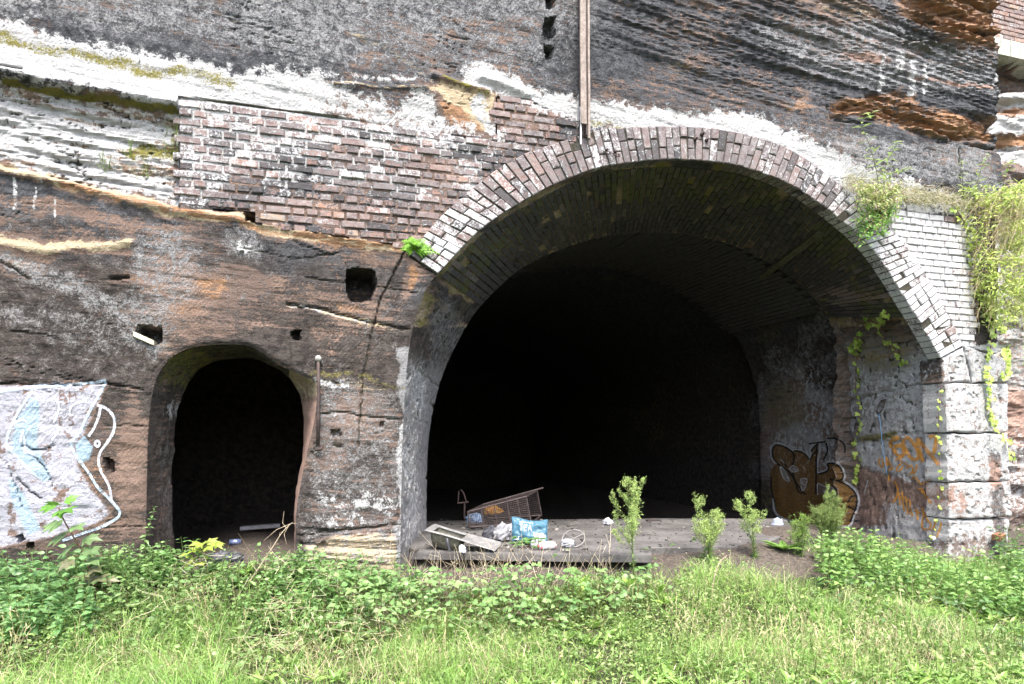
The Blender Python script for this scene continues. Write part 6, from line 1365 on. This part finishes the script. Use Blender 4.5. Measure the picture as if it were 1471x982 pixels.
def leafy(name, cat, label, path, r0, node_f, Lf, wid, ca, cb, tm, mat=None, pairs=True, droop=0.1, stemname="stem", seed=0, group=None, width_up=None, jitter=.25, multi=1, petiole=.0):
    """a stem along a path carrying leaves at its nodes"""
    g = np.random.default_rng(500 + seed); path = np.asarray(path, float); o = empty(name, path[0], label, cat, group); mb = MB(); c = catmull(path, 24); mb.tube(c, np.linspace(r0, r0 * .35, 24), 5); mb.build(stemname, mat or M_STEM, o)
    lf = MB(); az = g.uniform(0, 6.28)
    for k, f in enumerate(node_f):
        p = catmull(path, [f * (len(path) - 1)])[0]; az += 1.57 + g.normal(0, .25)
        for s_ in ((0, math.pi) if pairs else (0,)):
            a = az + s_ + (g.uniform(0, 6.28) if not pairs else 0); L = (Lf(f) if callable(Lf) else Lf) * g.uniform(.8, 1.15); d = np.array([math.cos(a), math.sin(a), g.normal(.15 - droop, jitter)])
            upv = np.array([0, -.25, 1.]) + g.normal(0, .2, 3)
            if multi > 1: d = E * math.cos(a) + np.array([0, 0, 1.]) * (math.sin(a) * .8 - .35) + N * g.uniform(.0, .35); upv = N * 1.0 + np.array([0, 0, .55]) + g.normal(0, .3, 3)
            col = np.array(ca) + (np.array(cb) - np.array(ca)) * g.random(); q = p + unit(d) * petiole * L
            for m_ in range(multi):
                dd = d if m_ == 0 else unit(unit(d) * .45 + np.cross(unit(upv), unit(d)) * (.9 if m_ == 1 else -.9))
                leaves(lf, q[None], dd[None], upv[None], L * (1 if m_ == 0 else .85), L * wid, (col * math.exp(g.normal(0, .1)))[None], tm)
            if petiole: thin(lf, p[None], q[None], np.array([.003]), (.14, .08, .05))
    lf.build("foliage", M_LEAF, o); return o
# sycamore sapling at the left
b = ghit(140, 868); Ys = b[1]; P = [b, at(133, 830, Ys), at(113, 785, Ys - .02), at(92, 748, Ys - .04), at(84, 728, Ys - .05)]
so_ = empty("sycamore_sapling", b, "young sycamore sapling with broad palmate leaves before the white painted rock", "sapling"); mb = MB(); mb.tube(catmull(P, 20), np.linspace(.010, .004, 20), 6); mb.build("stem", simple("brown sapling bark", (.10, .06, .04), (.16, .1, .07)), so_, True)
g = np.random.default_rng(77)
for k, (x, y, tx, ty, L, cc) in enumerate([(86,732,62,724,.15,0),(86,732,112,728,.16,0),(84,730,88,742,.13,0),(84,728,100,716,.13,0),(84,730,68,714,.12,0),(98,756,30,745,.17,1),(98,756,148,752,.15,1),(104,768,48,775,.19,1),(108,775,156,768,.16,1),(112,782,66,800,.18,1),(114,788,160,790,.17,1),(118,795,74,820,.16,2),(122,803,158,806,.16,1),(126,815,172,815,.15,2),(128,820,100,832,.15,2),(131,830,180,826,.16,2),(133,835,88,842,.15,2),(134,838,196,822,.15,2),(136,845,150,850,.14,2),(136,845,120,812,.13,2)]):
    p = at(x, y, Ys - .03); e = at(tx, ty, Ys - .03 + g.uniform(-.28, .12)); d = unit(e - p); q = p + d * L * .35; lf = MB(); col = np.array([(.10, .23, .035), (.12, .19, .075), (.17, .17, .09)][cc]) * np.exp(g.normal(0, .12))
    leaves(lf, q[None], (d + [0, 0, -.18])[None], np.array([[0, -.55, 1.]]), L, L * .95, np.array(col)[None], PALM); thin(lf, p[None], q[None], np.array([.004]), (.16, .07, .05)); lf.build("leaf", M_LEAF, so_)
b = ghit(214, 836); leafy("nettle_plant", "nettle", "tall single nettle climbing beside the left edge of the small doorway", [b, at(206, 790, b[1]), at(214, 755, b[1]), at(222, 728, b[1])], .005, np.linspace(.05, 1, 17), lambda f: .085 * (1.15 - .85 * f), .55, (.10, .19, .06), (.17, .27, .09), SERR, seed=1)
b = ghit(270, 838); leafy("young_sycamore", "sapling", "yellow-green young sycamore in front of the small doorway", [b, at(276, 815, b[1]), at(290, 790, b[1]), at(300, 778, b[1])], .005, np.linspace(.45, 1, 7), .12, .95, (.22, .30, .05), (.32, .38, .08), PALM, seed=2, petiole=.35)
# bright fern at the springing of the arch
b = face(594, 362, .0); fo = empty("green_fern", b, "bright green fern growing from the joint at the left foot of the brick arch", "fern"); g = np.random.default_rng(80)
for k in range(13):
    a = g.uniform(-2.6, .5) if k else -1.2; el = g.uniform(.15, 1.35); L = g.uniform(.16, .28); lf = MB(); dirv = E * math.cos(a) * math.cos(el) + N * abs(math.sin(a)) * math.cos(el) + np.array([0, 0, math.sin(el)]); t = np.linspace(0, 1, 9); pts = b + dirv * L * t[:, None] + np.array([0, 0, -.10]) * (t[:, None] ** 2)
    thin(lf, pts[:-1], pts[1:], np.full(8, .003), (.12, .22, .04))
    for s_ in (-1, 1):
        sdv = unit(np.cross(dirv, N + [0, 0, .3])) * s_; ll = L * .34 * (1.05 - t[1:]) + .012; leaves(lf, pts[1:], np.broadcast_to(sdv + dirv * .5, (8, 3)), np.broadcast_to(N + np.array([0, 0, .6]), (8, 3)), ll, ll * .42, cmix(8, (.14, .30, .03), (.22, .42, .05)), SERR)
    lf.build("frond", M_LEAF, fo)
# plants on the shelf at the right
def fp(px, py, d): return face(px, py, d)
for k, (pts, lab, Lf) in enumerate([([(1263,268),(1258,240),(1250,210),(1238,178),(1252,162)], "tallest buddleia shoot on the ledge over the arch, arching left", .10), ([(1270,268),(1272,240),(1284,215),(1288,203)], "shorter upright buddleia shoot right of the tall one on the ledge", .08), ([(1270,262),(1284,248),(1298,243),(1308,242)], "low buddleia shoot leaning right along the ledge", .065), ([(1385,286),(1383,260),(1381,230)], "left thin leafy shoot of the pair before the grey block", .07), ([(1399,286),(1404,262),(1412,236),(1420,222)], "right thin leafy shoot of the pair, leaning right before the grey block", .075), ([(1439,288),(1442,262),(1448,240),(1452,232)], "bright leafy shoot at the outer edge of the cliff corner", .085), ([(1232,300),(1234,285),(1238,268)], "tiny bright green shoot at the left end of the ledge", .06)]):
    leafy("ledge_shoot", "shoot", lab, [fp(x, y, .10 + .05 * j) for j, (x, y) in enumerate(pts)], .005, np.linspace(.12, 1, 13 if k < 2 else 9), (lambda f, L=Lf: L * 1.5 * (1.1 - .5 * f)), .30, (.20, .30, .09) if k not in (5, 6) else (.20, .36, .06), (.36, .44, .18), OVATE if k != 6 else SERR, seed=10 + k, group="shoots on the ledge above the arch")
# withered bush hanging over the right shoulder of the arch
b = fp(1262, 300, .05); bo_ = empty("ledge_bush", b, "half-withered bush with brown seed heads hanging over the right shoulder of the arch", "bush"); g = np.random.default_rng(90); st = MB(); lf = MB(); sh = MB(); keep, rng = rng, np.random.default_rng(91)
for k in range(70):
    tx, ty = 1228 + 70 * g.random(), 262 + 90 * g.random(); 
    if (tx - 1228) / 70 + (ty - 262) / 90 > 1.45: continue
    e = fp(tx, ty, g.uniform(.08, .42)); m_ = (b + e) / 2 + N * .1 + np.array([0, 0, .05]); st.tube([b + g.normal(0, .04, 3), m_, e], [.004, .003, .0015], 4, cap=False)
    nl = 34; t = g.uniform(.35, 1.05, nl)[:, None]; P = (1 - t) ** 2 * b + 2 * t * (1 - t) * m_ + t ** 2 * e + g.normal(0, .03, (nl, 3)); L = g.uniform(.03, .065, nl); low = ty > 300
    leaves(lf, P, g.normal(size=(nl, 3)), g.normal(size=(nl, 3)) + [0, -1, 1], L, L * .4, cmix(nl, (.12, .25, .05) if low else (.20, .27, .08), (.22, .38, .08) if low else (.38, .40, .16)), OVATE)
    if ty < 325:
        c = e + g.normal(0, .022, (16, 3)); leaves(sh, c, g.normal(size=(16, 3)), g.normal(size=(16, 3)), .026, .012, cmix(16, (.25, .19, .15), (.48, .40, .34)), LANCE)
st.build("stem", M_REDSTEM, bo_); lf.build("foliage", M_LEAF, bo_, kind="stuff"); sh.build("seed_heads", M_LEAF, bo_, kind="stuff")
# shaggy hanging growth at the right
b = fp(1425, 300, .2); hg = empty("hanging_grass", b, "shaggy mass of dead grass and yellow-green leaves hanging at the right edge", "hanging plants"); st = MB(); lf = MB(); dg = MB()
nS = 750; sx0 = rng.uniform(1388, 1500, nS); sy0 = 282 + rng.random(nS) ** 1.3 * 170; d0 = rng.uniform(.02, .40, nS) * np.clip((sx0 - 1375) / 40, .2, 1); a_ = W(*pf(sx0, sy0), 0) + N * d0[:, None] - N * .25 * ss(1440, 1460, sx0)[:, None]
dx = rng.normal(0, .10, nS); L = rng.uniform(.15, .55, nS); m_ = a_ + E * dx[:, None] + N * rng.uniform(.0, .12, nS)[:, None] + np.array([0, 0, 1.]) * (L * rng.uniform(-.2, .35, nS))[:, None]; e_2 = m_ + E * (dx * 1.2)[:, None] + np.array([0, 0, -1.]) * (L * .8)[:, None]
cc = cmix(nS, (.34, .28, .15), (.58, .50, .32)); thin(dg, a_, m_, np.full(nS, .004), cc); thin(dg, m_, e_2, np.full(nS, .003), cc)
nL = 9500; sx0 = rng.normal(1432, 34, nL); sy0 = rng.uniform(272, 470, nL); kk = (sx0 > 1372 + .15 * (sy0 - 280)); sx0, sy0 = sx0[kk], sy0[kk]; kk = fbm(sx0 / 22, sy0 / 22, 3, 241) > .475; sx0, sy0 = sx0[kk], sy0[kk]; nL = len(sx0); P = W(*pf(sx0, sy0), 0) + N * (rng.uniform(.04, .45, nL) * np.clip((sx0 - 1365) / 45, .25, 1) - .25 * ss(1440, 1460, sx0))[:, None]; L = rng.uniform(.035, .075, nL)
leaves(lf, P, rng.normal(size=(nL, 3)) * [1, .6, .5] + [0, -.3, -.15], rng.normal(0, .4, (nL, 3)) + [0, -.5, 1], L, L * .36, cmix(nL, (.22, .32, .06), (.44, .50, .14)), OVATE)
dg.build("dead_grass", M_LEAF, hg, kind="stuff"); lf.build("foliage", M_LEAF, hg, kind="stuff")
# grassy cap of the shelf
mb = MB(); nG = 3000; gxp = rng.uniform(1205, 1470, nG); gyp = np.interp(gxp, [1205, 1260, 1300, 1390, 1470], [262, 272, 280, 294, 292]) + rng.normal(0, 7, nG); P = W(*pf(gxp, gyp), 0) + N * rng.uniform(.02, .12, nG)[:, None]; L = rng.uniform(.03, .10, nG)
dv_ = E * rng.normal(.2, .5, nG)[:, None] + N * rng.uniform(.2, 1, nG)[:, None] + np.array([0, 0, 1.]) * rng.normal(-.3, .7, nG)[:, None]; mos = rng.random(nG) < .35
thin(mb, P, P + unit(dv_) * L[:, None], np.full(nG, .004), np.where(mos[:, None], cmix(nG, (.12, .14, .03), (.24, .26, .07)), cmix(nG, (.42, .38, .26), (.68, .64, .52)))); mb.build("ledge_grass", M_LEAF, None, kind='stuff')
# moss cushions under the left ledge, small grass tufts in the layered rock
mb = MB(); 
for x, y, n in ((152, 238, 26), (188, 220, 8), (250, 190, 10), (246, 215, 12), (208, 250, 10), (590, 478, 0)):
    for k in range(n):
        p = hit(x + rng.normal(0, 5), y + rng.normal(4, 3), 0)[0]
        if p is not None: q = p + N * rng.uniform(.02, .08) + E * rng.normal(0, .04) + np.array([0, 0, rng.uniform(.02, .14)]); thin(mb, p[None], q[None], np.array([.005]), cmix(1, (.14, .22, .05), (.3, .36, .12)))
mb.build("rock_tufts", M_LEAF, None, kind='stuff'); rng = keep
# trailing vines on the right
def vine(pts, label, seed, L=.06, dens=1.0, ca=(.25, .38, .06), cb=(.46, .54, .13), d=.06, wall=True, cat="bramble"):
    P = []
    for k, (x, y) in enumerate(pts):
        h_ = hit(x, y, d)[0] if wall else None; P.append(h_ if h_ is not None else at(x, y, P[-1][1] if P else 8.2))
    P = np.array(P); ln = np.linalg.norm(np.diff(P, axis=0), axis=1).sum()
    return leafy("trailing_bramble", cat, label, P, .0045, np.linspace(.03, 1, int(ln / .066 * dens)), L * 1.25, .8, ca, cb, SERR, M_REDSTEM, False, .35, "cane", seed, "brambles trailing on the right", multi=3, petiole=.45)
def free(pts, Ys): return [at(x, y, Yv) for (x, y), Yv in zip(pts, Ys)]
vine([(1283,440),(1268,458),(1252,468),(1238,485),(1233,500)], "upper arm of the bramble hanging inside the arch, reaching up right to the soffit", 30, .06, 1.6, d=.10)
vine([(1240,480),(1234,520),(1237,560),(1240,600),(1232,630),(1228,665),(1225,690)], "long thin bramble trailing down the inner wall past the iron ring", 31, .05, .9, d=.08)
vine([(1268,470),(1280,490),(1288,500),(1298,512),(1306,522)], "short bramble spray under the right end of the vault", 32, .05, 1.6, d=.08)
vine([(1340,405),(1352,430),(1354,460),(1353,500),(1355,560),(1352,600),(1352,640),(1354,690),(1350,730),(1343,768)], "thin bramble strand crossing the arch foot and falling down the pier corner to the pipe", 33, .038, .55, d=.04)
vine([(1380,350),(1400,400),(1418,450),(1420,490),(1414,525),(1418,560),(1426,600),(1440,635),(1450,660)], "bramble strand falling down the front of the pier from the hanging grass", 34, .05, .8, d=.05)
vine([(1340,330),(1362,350),(1372,380),(1350,400),(1330,420)], "bramble shoots spread over the white brickwork", 35, .05, 1.8, d=.05)
vine([(1362,300),(1385,340),(1378,375),(1392,410),(1410,430),(1425,460)], "leafy bramble along the right edge of the white brickwork", 36, .055, 2.2, d=.08)
vine([(1448,330),(1455,400),(1457,450),(1460,520)], "bramble strand hanging beyond the pier against the set-back cliff", 37, .055, 1.6, d=.25)
vine([(1432,470),(1440,500),(1436,540)], "leafy bramble tip over the top right corner of the pier", 38, .055, 2.4, d=.07)
vine([(1466,400),(1462,440),(1468,500),(1466,560)], "outermost bramble strand at the right edge", 39, .055, 1.6, d=.25)
# dock rosette on the mound
b = ghit(1126, 792); do_ = empty("dock_rosette", b, "low green rosette of toothed leaves on the spoil mound", "rosette plant"); g = np.random.default_rng(95)
for k in range(12):
    a = k * .524 + g.normal(0, .1); lf = MB(); L = g.uniform(.17, .26); leaves(lf, (b + [0, 0, .015])[None], np.array([[math.cos(a), math.sin(a), g.uniform(.25, .6)]]), np.array([[0, 0, 1.]]), L, L * .32, np.array([[.13, .23, .05]]) * math.exp(g.normal(0, .12)), SERR); lf.build("leaf", M_LEAF, do_)
# bare branches
def branch(name, label, pts, Yv, r0, seed, twigs=8, tl=.18):
    g = np.random.default_rng(seed); P = np.array([at(x, y, Yv + .02 * k) for k, (x, y) in enumerate(pts)]); mb = MB(); c = catmull(P, 20); mb.tube(c, np.linspace(r0, r0 * .4, 20), 6)
    for k in range(twigs):
        p = c[g.integers(4, 19)]; e = p + g.normal(0, 1, 3) * [1, .5, .6] * tl; mb.tube([p, (p + e) / 2 + g.normal(0, .02, 3), e], [r0 * .45, r0 * .3, r0 * .15], 4)
    return mb.build(name, M_TWIG, None, label=label, category="branch")
branch("dead_branch", "pale forked dead branch leaning at the right of the small doorway", [(352,845),(372,815),(392,785),(405,765),(420,750)], ghit(352, 845)[1], .006, 41, 9, .16)
branch("dead_branch", "grey bent branch lying in the weeds below the slab", [(742,880),(765,886),(790,890),(815,893),(832,888)], ghit(790, 895)[1] - .12, .008, 42, 14, .2)
branch("dead_branch", "dark curved bramble stem rising from the grass left of the spoil mound", [(1023,855),(1026,830),(1034,808),(1044,798)], ghit(1023, 855)[1], .007, 43, 2, .08)

# ------------------------------------------------------------------ labels of the ground cover
STUFF_LABELS = {'grass': ('short and tussocky green grass with straw covering the foreground', 'grass'), 'clover_and_herbs': ('small creeping leaves scattered through the foreground turf', 'ground cover'), 'broad_leaved_weeds': ('scattered rosettes of broad weed leaves in the foreground turf', 'weeds'),
    'nettle_bed': ('dark green nettles crowded along the foot of the rock on the left', 'nettles'), 'nettle_bed.001': ('nettle thicket in front of the pier on the right', 'nettles'), 'bramble_patch': ('low brambles and mixed leaves in the middle foreground below the slab', 'brambles'),
    'dry_stalks': ('pale dead stalks tangled in the grass and below the slab edge', 'dead stalks'), 'seed_grass': ('straw-coloured seed heads standing over the foreground grass', 'seed grass'), 'rubble': ('small grit and scraps strewn over the concrete slab', 'rubble'),
    'ledge_grass': ('bleached grass fringing the ledge at the right shoulder of the arch', 'grass'), 'rock_tufts': ('small grass tufts in the pale layered rock at upper left', 'grass tufts')}
for nm, (lb, ct) in STUFF_LABELS.items():
    o = bpy.data.objects.get(nm)
    if o is not None and o.parent is None: o['label'] = lb; o['category'] = ct
